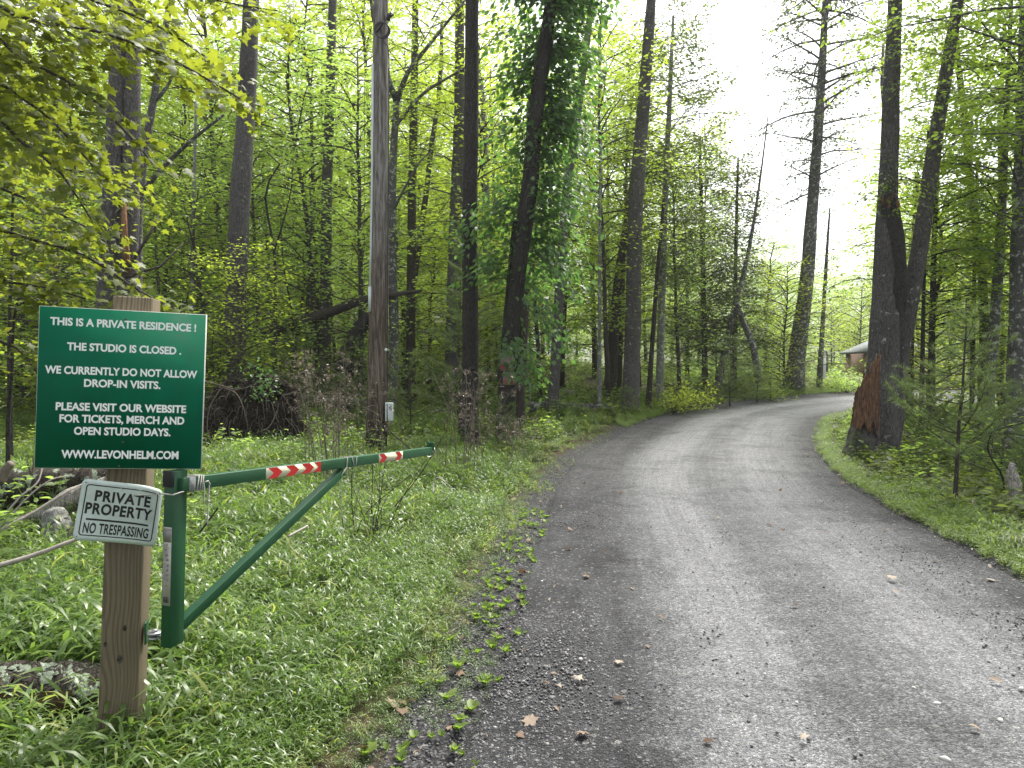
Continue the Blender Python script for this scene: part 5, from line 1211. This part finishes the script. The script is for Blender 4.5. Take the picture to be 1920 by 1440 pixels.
M['decay'] = m.done(m.bsdf(m.ramp(n1, [(.3, (.03, .016, .010)), (.55, (.085, .052, .034)), (.75, (.20, .145, .10))]), .9, m.bump(n1, 1, .02), spec=.15))
mb = MB(); nn_ = 20; c_ = 7; VV = []; nn_ = 16
for i in range(nn_):
    x_ = -2.7 + i * .055; 
    for j in range(c_):
        a = R(150 + j * 15 + rt.normal(0, 3)); r_ = .165 + rt.uniform(-.006, .008); VV.append([x_, 3.31 + r_ * math.cos(a), .15 + r_ * math.sin(a) + .01])
VV = np.array(VV); i = np.arange(nn_ - 1)[:, None] * c_ + np.arange(c_ - 1)[None]; mb.add(VV, np.stack([i, i + 1, i + c_ + 1, i + c_], -1).reshape(-1, 4)); part('bare_wood', mb, M['decay'], fl)
M['lichen'] = simple('lichen_crust', (.25, .30, .22), .95, 0, .4, 60, .8, .01)
mb = MB()
for _ in range(260):
    x_ = rt.uniform(-2.65, -1.72); a = rt.normal(R(118), R(16)); r_ = .158; p_ = np.array([x_, 3.32 + r_ * math.cos(a), .145 + r_ * math.sin(a)])
    if fbm(np.array([x_]), np.array([a * .3]), 7, 70)[0] < .1: continue
    d = np.array([rt.normal(), math.cos(a), math.sin(a)]); e = rt.uniform(.006, .02); th = np.arange(7) * 2 * PI / 7; t1 = np.array([1, 0, 0]); t2 = np.array([0, -math.sin(a), math.cos(a)])
    ring = p_ + (np.cos(th)[:, None] * t1 + np.sin(th)[:, None] * t2) * (e * rt.uniform(.6, 1.2, 7))[:, None]; n_ = np.array([0, math.cos(a), math.sin(a)])
    mb.add(np.vstack([ring, p_ + n_ * .010]), [[i_, (i_ + 1) % 7, 7] for i_ in range(7)])
o = part('lichen', mb, M['lichen'], fl); o['kind'] = 'stuff'
def gp(px, py, Y, dz=0): 
    p_ = P(px, py, Y); return p_ + [0, 0, dz]
log('fallen_log', 'bleached pale log with a broken end resting left of the private property sign', [gp(20, 985, 6.9), gp(75, 968, 6.8), gp(120, 945, 6.7), gp(200, 915, 6.6), gp(270, 895, 6.6)], [.05, .06, .10, .11, .10], M['deadwood'], 14, .08, stubs=2)
log('fallen_log', 'dark log crusted with pale lichen lying behind the bleached log at the left edge', [gp(-40, 925, 7.4), gp(60, 915, 7.4), gp(150, 905, 7.5), gp(230, 895, 7.6)], [.19, .18, .16, .13], M['log_lichen'], 16, .1, stubs=6)
log('log_stub', 'short upright pale greenish log stub under the bleached log', [gp(112, 1040, 6.3), gp(110, 1000, 6.3), gp(104, 965, 6.35)], [.12, .11, .09], M['bark_pale'], 14, .1, cat='stump')
M['stick'] = simple('grey_stick', (.34, .31, .27), .85, 0, .4, 30, .2)
def stick(label, pts, r0, r1_, mat='stick', name='stick'):
    q = smooth_path(pts, 16); mb = MB(); mb.tube(q, np.linspace(r0, r1_, 16), 7, .08); b = q[np.argmin(q[:, 2])]; V, Fc = mb.get(); return solo(name, (V, Fc), M[mat], label, 'stick', tuple(b), smooth=True)
stick('long straight grey stick slanting up to the lower corner of the private property sign', [P(-20, 1065, 4.0), P(60, 1042, 4.1), P(140, 1012, 4.2), P(180, 995, 4.3)], .016, .010)
stick('long thin stick slanting across the lichen log, lowest of the crossing sticks', [P(-10, 1000, 5.6), P(60, 962, 5.8), P(120, 925, 6.0), P(160, 905, 6.2)], .014, .007)
stick('arched thin pale stick crossing the lichen log at the left', [P(0, 975, 6.0), P(40, 930, 6.1), P(70, 905, 6.2), P(80, 875, 6.3)], .010, .006)
stick('slender stick rising from the left edge above the bleached log', [P(0, 990, 6.4), P(55, 930, 6.5), P(95, 900, 6.6), P(125, 892, 6.7)], .010, .005)
stick('short brown stub of a branch at the left edge above the logs', [P(0, 900, 6.8), P(12, 880, 6.8), P(22, 868, 6.8)], .05, .035, 'twig')
stick('dark straight twig poking out of the grass right of the hanging twine', [P(375, 998, 4.1), P(392, 975, 4.1), P(409, 952, 4.1)], .006, .005, 'twig_dark')
stick('pale stick lying in the grass under the diagonal brace', [P(540, 1006, 5.2), P(562, 994, 5.3), P(576, 986, 5.4)], .009, .007)
stick('bent pale twig standing in the grass right of the end of the gate arm', [P(812, 925, 6.9), P(813, 903, 7.0), P(822, 896, 7.0), P(848, 915, 7.0)], .007, .005)
stick('thin dark stem slanting up past the end of the gate arm', [P(740, 950, 7.2), P(780, 900, 7.2), P(805, 862, 7.2), P(832, 815, 7.2)], .006, .004, 'twig_dark')
stick('white broken stick in the bright grass at the right edge', [P(1846, 968, 8.2), P(1832, 950, 8.3), P(1822, 938, 8.4)], .018, .014, 'deadwood')
log('dead_stub', 'silvery broken dead tree stub at the right edge of the picture', [P(1906, 960, 9.0), P(1900, 910, 9.05), P(1897, 868, 9.1)], [.10, .085, .03], M['deadwood'], 14, .2, cat='stump')
crooked('thin dark bent sapling stem left of the silver dead stub', [(((1886, 935), (1878, 890), (1860, 862), (1852, 835), (1864, 800)), .016, .006)], 9.4, M['bark_dark'], 'leaf_green', 8, 'sapling')

# leaning fallen trunk and logs in the wood
log('fallen_tree', 'long fallen tree leaning diagonally up from left to right behind the two left pines', [P(480, 640, 25.5), P(520, 620, 25), P(580, 600, 24.5), P(640, 578, 24), P(690, 560, 23.5), P(790, 545, 23)], [.18, .20, .18, .15, .12, .04], M['bark_brown'], 14, .1, 22, 8)
log('fallen_tree', 'dark broken trunk leaning left behind the utility pole', [P(645, 700, 24), P(655, 660, 24), P(672, 620, 23.8), P(690, 590, 23.6)], [.30, .30, .24, .14], M['bark_dark'], 14, .12, 18, 3)
log('fallen_log', 'pale-topped fallen log lying behind the dry weeds, right of the root mound', [G(545, 782) + [0, 0, .55], G(600, 785) + [0, 0, .55], G(660, 788) + [0, 0, .5], G(700, 788) + [0, 0, .5]], [.15, .17, .16, .14], M['deadwood'], 14, .1, 18, 8)
log('fallen_log', 'long mossy fallen log lying between the vine tree and the roadside pine', [G(985, 782) + [0, 0, .30], G(1040, 782) + [0, 0, .32], G(1100, 780) + [0, 0, .25], G(1168, 780) + [0, 0, .2]], [.16, .17, .15, .12], M['bark_grey'], 14, .12, 18, 9)
log('fallen_log', 'short pale log seen beyond the mossy log in the sunlit grass', [G(1045, 752) + [0, 0, .3], G(1080, 752) + [0, 0, .3]], [.16, .13], M['deadwood'], 12, .1, 10, 1)
log('fallen_log', 'thin dark log lying in the wood right of the utility pole', [G(760, 792) + [0, 0, .2], G(850, 790) + [0, 0, .3], G(900, 792) + [0, 0, .2]], [.10, .10, .07], M['bark_brown'], 12, .12, 14, 5)
log('fallen_log', 'dark log lying on the ground right of the double tree', [G(1675, 835) + [0, 0, .1], G(1720, 826) + [0, 0, .12], G(1760, 828) + [0, 0, .05]], [.14, .13, .09], M['bark_dark'], 12, .12, 14, 4)
log('dead_stump', 'low tangle of grey dead wood behind the right saplings', [G(1895, 850) + [0, 0, 0], G(1897, 850) + [0, .1, .35], G(1880, 850) + [0, .1, .6]], [.16, .12, .05], M['bark_grey'], 12, .25, 10, 6, cat='stump')

# root mound of the uprooted tree
rg_ = np.random.default_rng(8); RC = P(465, 775, 16.2)
rmound = thing('root_mound', 'earthy upturned root plate of a fallen tree with hanging roots, right of the green sign', 'root mound', (float(RC[0]), 16.2, 0.0))
na, nb = 60, 34; VV = []
for j in range(nb):
    ph = PI / 2 * j / (nb - 1) * 1.0
    for i in range(na):
        a = 2 * PI * i / na; rx, ry, rz = 1.02, .5, 1.42
        bump_ = 1 + .10 * math.sin(a * 3 + 1) + .08 * math.sin(a * 7 + j * .4) + rg_.normal(0, .045)
        VV.append([RC[0] + rx * math.cos(a) * math.cos(ph) ** .55 * bump_, 16.5 + ry * math.sin(a) * math.cos(ph) ** .55 * bump_, -.1 + rz * math.sin(ph) ** .8 * (bump_ * .5 + .5) * (1 + .1 * math.cos(a))])
VV = np.array(VV); i = np.arange(nb - 1)[:, None] * na; j = np.arange(na)[None]; j2 = (j + 1) % na
m = N('root_soil'); v = m.coord(); n1 = m.noise(v, 9, 8, .75, .4); n2 = m.vor(v, 14)
M['soil'] = m.done(m.bsdf(m.ramp(n1, [(.3, (.010, .007, .005)), (.5, (.035, .028, .022)), (.7, (.095, .082, .068)), (.85, (.20, .18, .155))]), .95, m.bump(n1, 1, .08), spec=.1))
mb = MB(); mb.add(VV, np.stack([i + j, i + j2, i + na + j2, i + na + j], -1).reshape(-1, 4)); part('soil', mb, M['soil'], rmound)
mb = MB()
for _ in range(150):
    a = rg_.uniform(PI, 2 * PI); ph = rg_.uniform(0, 1.3); p_ = np.array([RC[0] + 1.02 * math.cos(a) * math.cos(ph) ** .55, 16.5 + .52 * math.sin(a) * math.cos(ph) ** .55, 1.4 * math.sin(ph) ** .8])
    d_ = np.array([math.cos(a) * .5, math.sin(a) * .6, rg_.uniform(-.6, .9)]); L = rg_.uniform(.15, .6); q = np.linspace(0, 1, 6)[:, None]
    mb.tube(p_ - d_ * .05 + d_ * L * q + np.array([rg_.normal(0, .15), 0, -.9]) * L * q * q + rg_.normal(0, .015, (6, 3)), np.linspace(.009, .002, 6) * rg_.uniform(.4, 1.3), 4, cap=False)
for a in (((410, 725), (440, 735), (455, 760), (465, 800)), ((415, 728), (395, 760), (388, 800), (396, 825)), ((530, 742), (552, 735), (568, 728)), ((385, 715), (420, 724), (445, 730), (480, 720)), ((520, 770), (505, 800), (480, 812))):
    mb.tube(smooth_path([P(x_, y_, 15.7) for x_, y_ in a], 10), np.linspace(.016, .006, 10), 5, cap=False)
part('roots', mb, M['twig'], rmound)
mb = MB()
for _ in range(1400):
    a = rg_.uniform(PI * .95, 2.05 * PI); ph = rg_.uniform(0, 1.45); p_ = np.array([RC[0] + 1.06 * math.cos(a) * math.cos(ph) ** .55, 16.5 + .54 * math.sin(a) * math.cos(ph) ** .55, 1.42 * math.sin(ph) ** .8]) + rg_.normal(0, .03, 3)
    e = rg_.normal(0, 1, 3); e /= np.linalg.norm(e); f_ = np.cross(e, rg_.normal(0, 1, 3)); f_ /= np.linalg.norm(f_); s_ = rg_.uniform(.03, .10)
    mb.add([p_ - e * s_, p_ + f_ * s_ * .35, p_ + e * s_, p_ - f_ * s_ * .35], [[0, 1, 2], [0, 2, 3]])
V, Fc = mb.get(); o = part('clods', (V, Fc), M['soil'], rmound); o['kind'] = 'stuff'
mb = MB(); lb = LB(); w = MB()
for c_, sp_ in (((485, 715), .22), ((470, 705), .25), ((510, 712), .15), ((495, 735), .12)):
    for _ in range(45): lb.add(P(c_[0], c_[1], 15.9)[None] + rg_.normal(0, sp_, (1, 3)), rg_.normal(0, 1, (1, 3)), np.array([[0, -.4, 1.0]]) + rg_.normal(0, .4, (1, 3)), .09 * rg_.uniform(.6, 1.2, 1))
lbmesh('sprouting_leaves', lb, T_OVAL, M['leaf_dark'], rmound)

# dry seeding weeds
M['weed'] = simple('dead_weed_stem', (.16, .14, .105), .9, 0, .4, 30)
def weed(label, px, py_top, Y, n, H, sd, spread=.16, heads=9, lean=.12):
    rg_ = np.random.default_rng(sd); bx = (px - 960) / F * Y; b = np.array([bx, Y, float(gz(np.array([bx]), np.array([Y]))[0])]); root = thing('dead_weed', label, 'dead weed', tuple(b)); w = MB(); lb = LB()
    for _ in range(n):
        o_ = b + np.array([rg_.normal(0, spread), rg_.normal(0, spread), -.03]); h = H * rg_.uniform(.7, 1.05); q = np.linspace(0, 1, 8)[:, None]; d = np.array([rg_.normal(0, lean), rg_.normal(0, lean), 0]) * h
        pts = o_ + np.array([0, 0, h]) * q + d * q * q + rg_.normal(0, .012, (8, 3)) * q; w.tube(pts, np.linspace(.007, .003, 8), 5, cap=False)
        for _ in range(heads):
            s = interp(pts, rg_.uniform(.45, 1)); a = rg_.uniform(0, 6.28); L = rg_.uniform(.06, .28); t = np.linspace(0, 1, 5)[:, None]; hd = np.array([math.cos(a), math.sin(a), 0])
            tw_ = s + hd * L * t + np.array([0, 0, 1.0]) * L * (1.2 * t - .9 * t * t); w.tube(tw_, .0022, 3, cap=False)
            m_ = 9; lb.add(tw_[-1] + rg_.normal(0, .016, (m_, 3)), rg_.normal(0, 1, (m_, 3)) - [0, 0, .8], rg_.normal(0, 1, (m_, 3)), .032 * rg_.uniform(.6, 1.3, m_))
    part('stems', w, M['weed'], root); lbmesh('seed_heads', lb, T_DIA, M['seed'], root, rg_)
M['seed'] = leaf_mat('seed_head', [(0, (.04, .03, .022)), (1, (.20, .165, .125))], (.1, .07, .04), .1)
weed('thick clump of brown dead weeds with curled heads behind the gate arm', 612, 700, 9.2, 12, 1.75, 81, .12, 14)
weed('dead weed stalks with seed heads leaning against the foot of the utility pole', 692, 700, 10.5, 6, 1.65, 82, .12, 9)
weed('loose clump of pale dead stems at the foot of the pair of pines', 878, 650, 10.8, 13, 1.75, 83, .22, 8, .2)
weed('low tangle of brown dead stems at the foot of the vine-covered tree', 950, 780, 12.5, 10, .9, 84, .35, 8, .3)
weed('single tall dead weed stalk between the root mound and the thick weed clump', 583, 700, 9.6, 2, 1.55, 85, .05, 8)
# shrub of thin dark stems in the grass
rg_ = np.random.default_rng(12); b = G(672, 1050); root = thing('bare_shrub', 'spray of thin dark upright stems growing from the grass below the gate arm', 'shrub', tuple(b)); w = MB(); lb = LB()
for (tx, ty) in ((655, 895), (640, 860), (663, 830), (690, 850), (700, 800), (712, 880), (725, 845), (742, 905), (770, 890), (800, 860), (760, 960), (690, 930), (676, 905), (650, 940), (710, 940), (735, 1000)):
    e = P(tx, ty, b[1] + rg_.uniform(-.5, .5)); s = b + np.array([rg_.normal(0, .07), rg_.normal(0, .07), 0]); mid = (s + e) / 2 + rg_.normal(0, .04, 3) - (e - s) * [.12, 0, 0]; q = smooth_path([s, mid, e], 9); w.tube(q, np.linspace(.005, .002, 9), 4, cap=False)
    for _ in range(7):
        c_ = interp(q, rg_.uniform(.25, .95)); d_ = np.array([rg_.normal(), rg_.normal(), .8]) * .5; w.tube(np.array([c_, c_ + d_ * rg_.uniform(.05, .22)]), .0013, 3, cap=False); m_ = 2; lb.add(c_ + d_ * .1 + rg_.normal(0, .03, (m_, 3)), rg_.normal(0, 1, (m_, 3)), [0, 0, 1.0] + rg_.normal(0, .4, (m_, 3)), .028 * rg_.uniform(.6, 1.3, m_))
for _ in range(130): lb.add(b[None] + np.array([rg_.normal(.03, .16), rg_.normal(0, .1), rg_.uniform(.1, .5)]), rg_.normal(0, 1, (1, 3)), [[0, 0, 1.0]] + rg_.normal(0, .4, (1, 3)), .05)
part('stems', w, M['twig_dark'], root); lbmesh('leaves', lb, T_DIA, M['grass'], root)

# ================================================================== FAR BUILDINGS AT THE BEND
M['shed_wall'] = simple('shed_boards', (.30, .20, .16), .85, 0, .3, 6)
M['shed_roof'] = simple('shed_roof', (.13, .15, .15), .7, 0, .2, 8)
M['white_paint'] = simple('white_paint', (.62, .62, .58), .6, 0, .15, 5)
M['glass'] = simple('dark_window_glass', (.02, .025, .03), .1, 0, .1)
def hipbox(x0, x1, y0, y1, ze, zr, ov=.3):
    V = [(x0 - ov, y0 - ov, ze), (x1 + ov, y0 - ov, ze), (x1 + ov, y1 + ov, ze), (x0 - ov, y1 + ov, ze), (x0 + 1.3, (y0 + y1) / 2, zr), (x1 - 1.3, (y0 + y1) / 2, zr)]
    V = np.array(V + [(a, b, c - .12) for a, b, c in V[:4]]); mb = MB(); mb.add(V, [[0, 1, 5], [0, 5, 4], [1, 2, 5], [2, 3, 4], [2, 4, 5], [3, 0, 4], [0, 6, 7], [0, 7, 1], [1, 7, 8], [1, 8, 2], [2, 8, 9], [2, 9, 3], [3, 9, 6], [3, 6, 0], [6, 8, 7], [6, 9, 8]]); return mb
a = P(1627, 660, 44); g0_ = float(terrain(a[0], 44)); ze = a[2]
sh = thing('shed', 'small brownish wooden shed with a grey hipped roof, half hidden behind the broken stump', 'shed', (float(a[0]) + 1.7, 45.5, g0_))
mb = MB(); mb.box((a[0] + 1.9, 45.6, (ze + g0_) / 2 - .06), (3.6, 3.0, ze - g0_)); part('wall', mb, M['shed_wall'], sh)
part('roof', hipbox(a[0] + .1, a[0] + 3.7, 44.1, 47.1, ze + .06, ze + 1.0, .28), M['shed_roof'], sh)
w0 = part('window_frame', MB().box((a[0] + 2.4, 44.06, ze - .7), (.8, .06, .7)), M['white_paint'], sh); V, Fc = MB().box((a[0] + 2.4, 44.02, ze - .7), (.66, .03, .56)).get(); obj('pane', mk('pane', V - np.array(sh.location), Fc, M['glass']), w0)
mb = MB()
for k_ in range(18): mb.box((a[0] + .15 + k_ * .2, 44.085, (ze + g0_) / 2), (.03, .02, ze - g0_ - .1))
for k_ in range(18):
    V, Fc = MB().box((0, 0, 0), (.17, .03, ze - g0_ - .15)).get()
    if k_ == 0: bm_ = mk('board', V, Fc, M['shed_wall'])
    obj('board', bm_, sh, tuple(np.array((a[0] + .2 + k_ * .2, 44.08, (ze + g0_) / 2 - .08)) - np.array(sh.location)))
c1 = P(1345, 652, 52); g1 = float(terrain(c1[0], 52))
ct = thing('cottage', 'pale cottage with a light green metal roof glimpsed through leaves beyond the bend', 'house', (float(c1[0]) + 1.2, 53.5, g1))
part('wall', MB().box((c1[0] + 1.3, 53.5, (c1[2] + g1) / 2), (3.0, 3, c1[2] - g1)), M['white_paint'], ct)
M['green_roof'] = simple('pale_green_metal_roof', (.36, .48, .42), .5, .2, .1); part('roof', hipbox(c1[0] - .1, c1[0] + 2.8, 52, 55, c1[2] + .05, c1[2] + .8, .3), M['green_roof'], ct)
for k_ in (0.6, 2.0):
    fr_ = part('window', MB().box((c1[0] + k_, 51.96, c1[2] - .7), (.6, .06, .7)), M['white_paint'], ct); V, Fc = MB().box((c1[0] + k_, 51.91, c1[2] - .7), (.48, .03, .58)).get(); obj('pane', mk('pane', V - np.array(ct.location), Fc, M['glass']), fr_)
a = P(1543, 700, 36.5); b_ = P(1543, 659, 36.5)
wp = thing('white_post', 'white rectangular gate pillar standing beside the young pine at the bend', 'gate pillar', (float(a[0]), 36.5, float(terrain(a[0], 36.5))))
part('pillar', MB().box((a[0], 36.6, (b_[2] + terrain(a[0], 36.5)) / 2), (.26, .22, b_[2] - float(terrain(a[0], 36.5)))), M['white_paint'], wp); part('cap', MB().box((a[0] + .02, 36.6, b_[2] + .03), (.36, .32, .06)), M['white_paint'], wp)
part('panel_frame', MB().box((a[0] + .24, 36.6, b_[2] - .5), (.07, .1, 1.0)), M['shed_roof'], wp)

# low bushes by the far verge
def bush(label, px, py, R_, Hh, lm, sd, n=1500, Y=None):
    rg_ = np.random.default_rng(sd); b = G(px, py); lb = LB(); w = MB()
    for _ in range(26):
        a = rg_.uniform(0, 6.28); e = rg_.uniform(.3, 1.3); d_ = np.array([math.cos(a) * math.cos(e) * R_ / Hh, math.sin(a) * math.cos(e) * R_ / Hh, math.sin(e)]) * Hh * rg_.uniform(.6, 1.05); q = np.linspace(0, 1, 5)[:, None]
        spray(w, lb, b + d_ * q + np.array([0, 0, -.15]) * q * q, .008, R_ * .45, 7, 16, .09, rg_, .5, .2)
    root = thing('bush', label, 'bush', tuple(b)); part('stems', w, M['twig_dark'], root); lbmesh('leaves', lb, T_OVAL if R_ > 1.5 else T_DIA, M[lm], root, rg_)
bush('rounded bright bush on the far verge in front of the shed', 1588, 737, 1.5, 1.3, 'leaf_pale', 41)
bush('low bush beside the white gate pillar on the far verge', 1556, 732, .9, .8, 'leaf_yellow', 42)
bush('leafy bush at the roadside left of the lone pine', 1446, 752, 1.3, 1.5, 'leaf_green', 43)
bush('yellow-green bush at the road edge under the slanting bare tree', 1300, 770, 1.3, 1.2, 'leaf_yellow', 44)
bush('loose green bush at the road edge right of the roadside pine', 1262, 776, 1.1, 1.4, 'leaf_yellow', 45)
bush('shadowy bush at the foot of the leaning trunk behind the roadside pine', 1105, 770, 1.2, 1.3, 'leaf_green', 46)

# individual leaves and stones on the road, broadleaf weeds at its edge
rl = np.random.default_rng(90); ml = [dleaf(50 + k_, T, .10) for k_, T in enumerate((T_MAPLE, T_MAPLE, T_OVAL, T_MAPLE))]
def road_z1(x, y): return float(terrain(x, y)) + .022
spots = [(1105, 1388, 1.1, 'pale curled maple leaf on the dark gravel, nearest the bottom of the picture'), (1078, 1284, .95, 'reddish-brown fallen leaf on the dark gravel'), (1032, 1291, .8, 'pale fallen leaf left of the reddish-brown one'), (1155, 1316, .9, 'pale tan leaf right of the reddish-brown one'), (1162, 1247, .8, 'pale fallen leaf at the border of dark and light gravel'),
    (1094, 1087, .9, 'small star-shaped tan leaf on the dark gravel verge'), (1243, 1167, .7, 'curled leaf lying alone on the light gravel'), (1320, 1398, .8, 'curled brown leaf in the middle foreground of the road'), (1665, 1090, 1.3, 'pale flattened leaf on the right half of the road'), (1850, 1093, 1.1, 'pale crumpled leaf near the right edge of the road'),
    (1880, 1290, 1.0, 'long red-brown leaf near the right border of the picture'), (1495, 1142, .7, 'small yellow leaf in the middle of the road'), (1678, 1116, .6, 'small orange-tan leaf below the pale flattened one'), (1500, 1392, .7, 'dark curled leaf fragment in the foreground'), (1840, 1382, .9, 'dark twisted leaf in the lower right of the road'), (1440, 990, .9, 'faded leaf on the light wheel track'), (1350, 975, .7, 'small grey leaf on the left wheel track')]
for k_, (px, py, s, lab) in enumerate(spots):
    q = G(px, py); o = obj('fallen_leaf', ml[k_ % 4], None, (q[0], q[1], road_z1(q[0], q[1]))); o.rotation_euler = (rl.normal(0, .15), rl.normal(0, .15), rl.uniform(0, 6.28)); o.scale = (s * .62,) * 3; o['label'] = lab; o['category'] = 'fallen leaf'; o['group'] = 'fallen leaves on the gravel road'
M['pale_stone'] = simple('pale_stone', (.46, .45, .42), .75, 0, .2, 8); st_ = [rock(400 + k_, M['pale_stone'], .5) for k_ in range(3)]
for k_, (px, py, s, lab) in enumerate(((1757, 1326, .05, 'white rounded stone in the right foreground of the road'), (1773, 1432, .05, 'pale flat stone at the bottom edge of the picture'), (1876, 1358, .04, 'pale grey stone near the right border of the road'), (1714, 1296, .032, 'small white pebble above the white rounded stone'), (1494, 1324, .025, 'small pale pebble in the middle of the foreground road'), (1089, 1242, .035, 'bluish grey pebble on the dark gravel verge'), (1016, 1094, .035, 'pale pebble at the grass border of the road'), (1434, 1270, .024, 'tiny pale pebble on the light gravel'), (1915, 1298, .045, 'white stone cut by the right border of the picture'))):
    q = G(px, py); o = obj('stone', st_[k_ % 3], None, (q[0], q[1], road_z1(q[0], q[1]) - .004)); o.scale = (s,) * 3; o.rotation_euler = (0, 0, rl.uniform(0, 6)); o['label'] = lab; o['category'] = 'stone'; o['group'] = 'larger stones on the road'
def rosette(seed):
    rg_ = np.random.default_rng(seed); n = 7; az = np.arange(n) * .9 + rg_.uniform(0, .4, n); V, Fc, r = leaves(np.zeros((n, 3)) + rg_.normal(0, .006, (n, 3)), np.stack([np.cos(az), np.sin(az), rg_.uniform(.5, 1.8, n)], 1), np.stack([np.cos(az) * -.5, np.sin(az) * -.5, np.ones(n)], 1), .11 * rg_.uniform(.6, 1.2, n), T_OVAL, rg_)
    tv = V.copy(); return mk('weed_leaves', tv, Fc, M['weed_green'], rnd=r)
M['weed_green'] = leaf_mat('weed_leaf', [(0, (.05, .10, .015)), (1, (.12, .17, .03))], (.18, .28, .03), .3)
ro = [rosette(500 + k_) for k_ in range(4)]
for _ in range(150):
    y_ = rl.uniform(2.6, 8.5); lx = float(np.interp(y_, LP[:70, 1], LP[:70, 0])); x_ = lx + rl.normal(-.12, .16)
    o = obj('roadside_weed', ro[int(rl.integers(0, 4))], None, (x_, y_, float(gz(np.array([x_]), np.array([y_]))[0]) + .02)); o.rotation_euler = (0, 0, rl.uniform(0, 6.28)); o.scale = (rl.uniform(.25, .62),) * 3
    o['label'] = 'small broad-leaved green weed at the left edge of the gravel'; o['category'] = 'weed'; o['group'] = 'broad-leaved weeds along the left road edge'
# thin evening haze over the wood
HAZE = 0.0005
mh = bpy.data.materials.new('air_haze'); mh.use_nodes = True; hn = mh.node_tree; hn.nodes.clear()
ho = hn.nodes.new('ShaderNodeOutputMaterial'); hv = hn.nodes.new('ShaderNodeVolumePrincipled'); hv.inputs['Density'].default_value = HAZE; hv.inputs['Color'].default_value = (.95, .96, .96, 1); hv.inputs['Anisotropy'].default_value = .3
hn.links.new(hv.outputs[0], ho.inputs['Volume'])
if HAZE > 0:
    mb = MB().box((10, 60, 27), (300, 160, 60)); V, Fc = mb.get(); hz = obj('haze', mk('haze', V, Fc, mh)); hz['kind'] = 'stuff'
print('done')
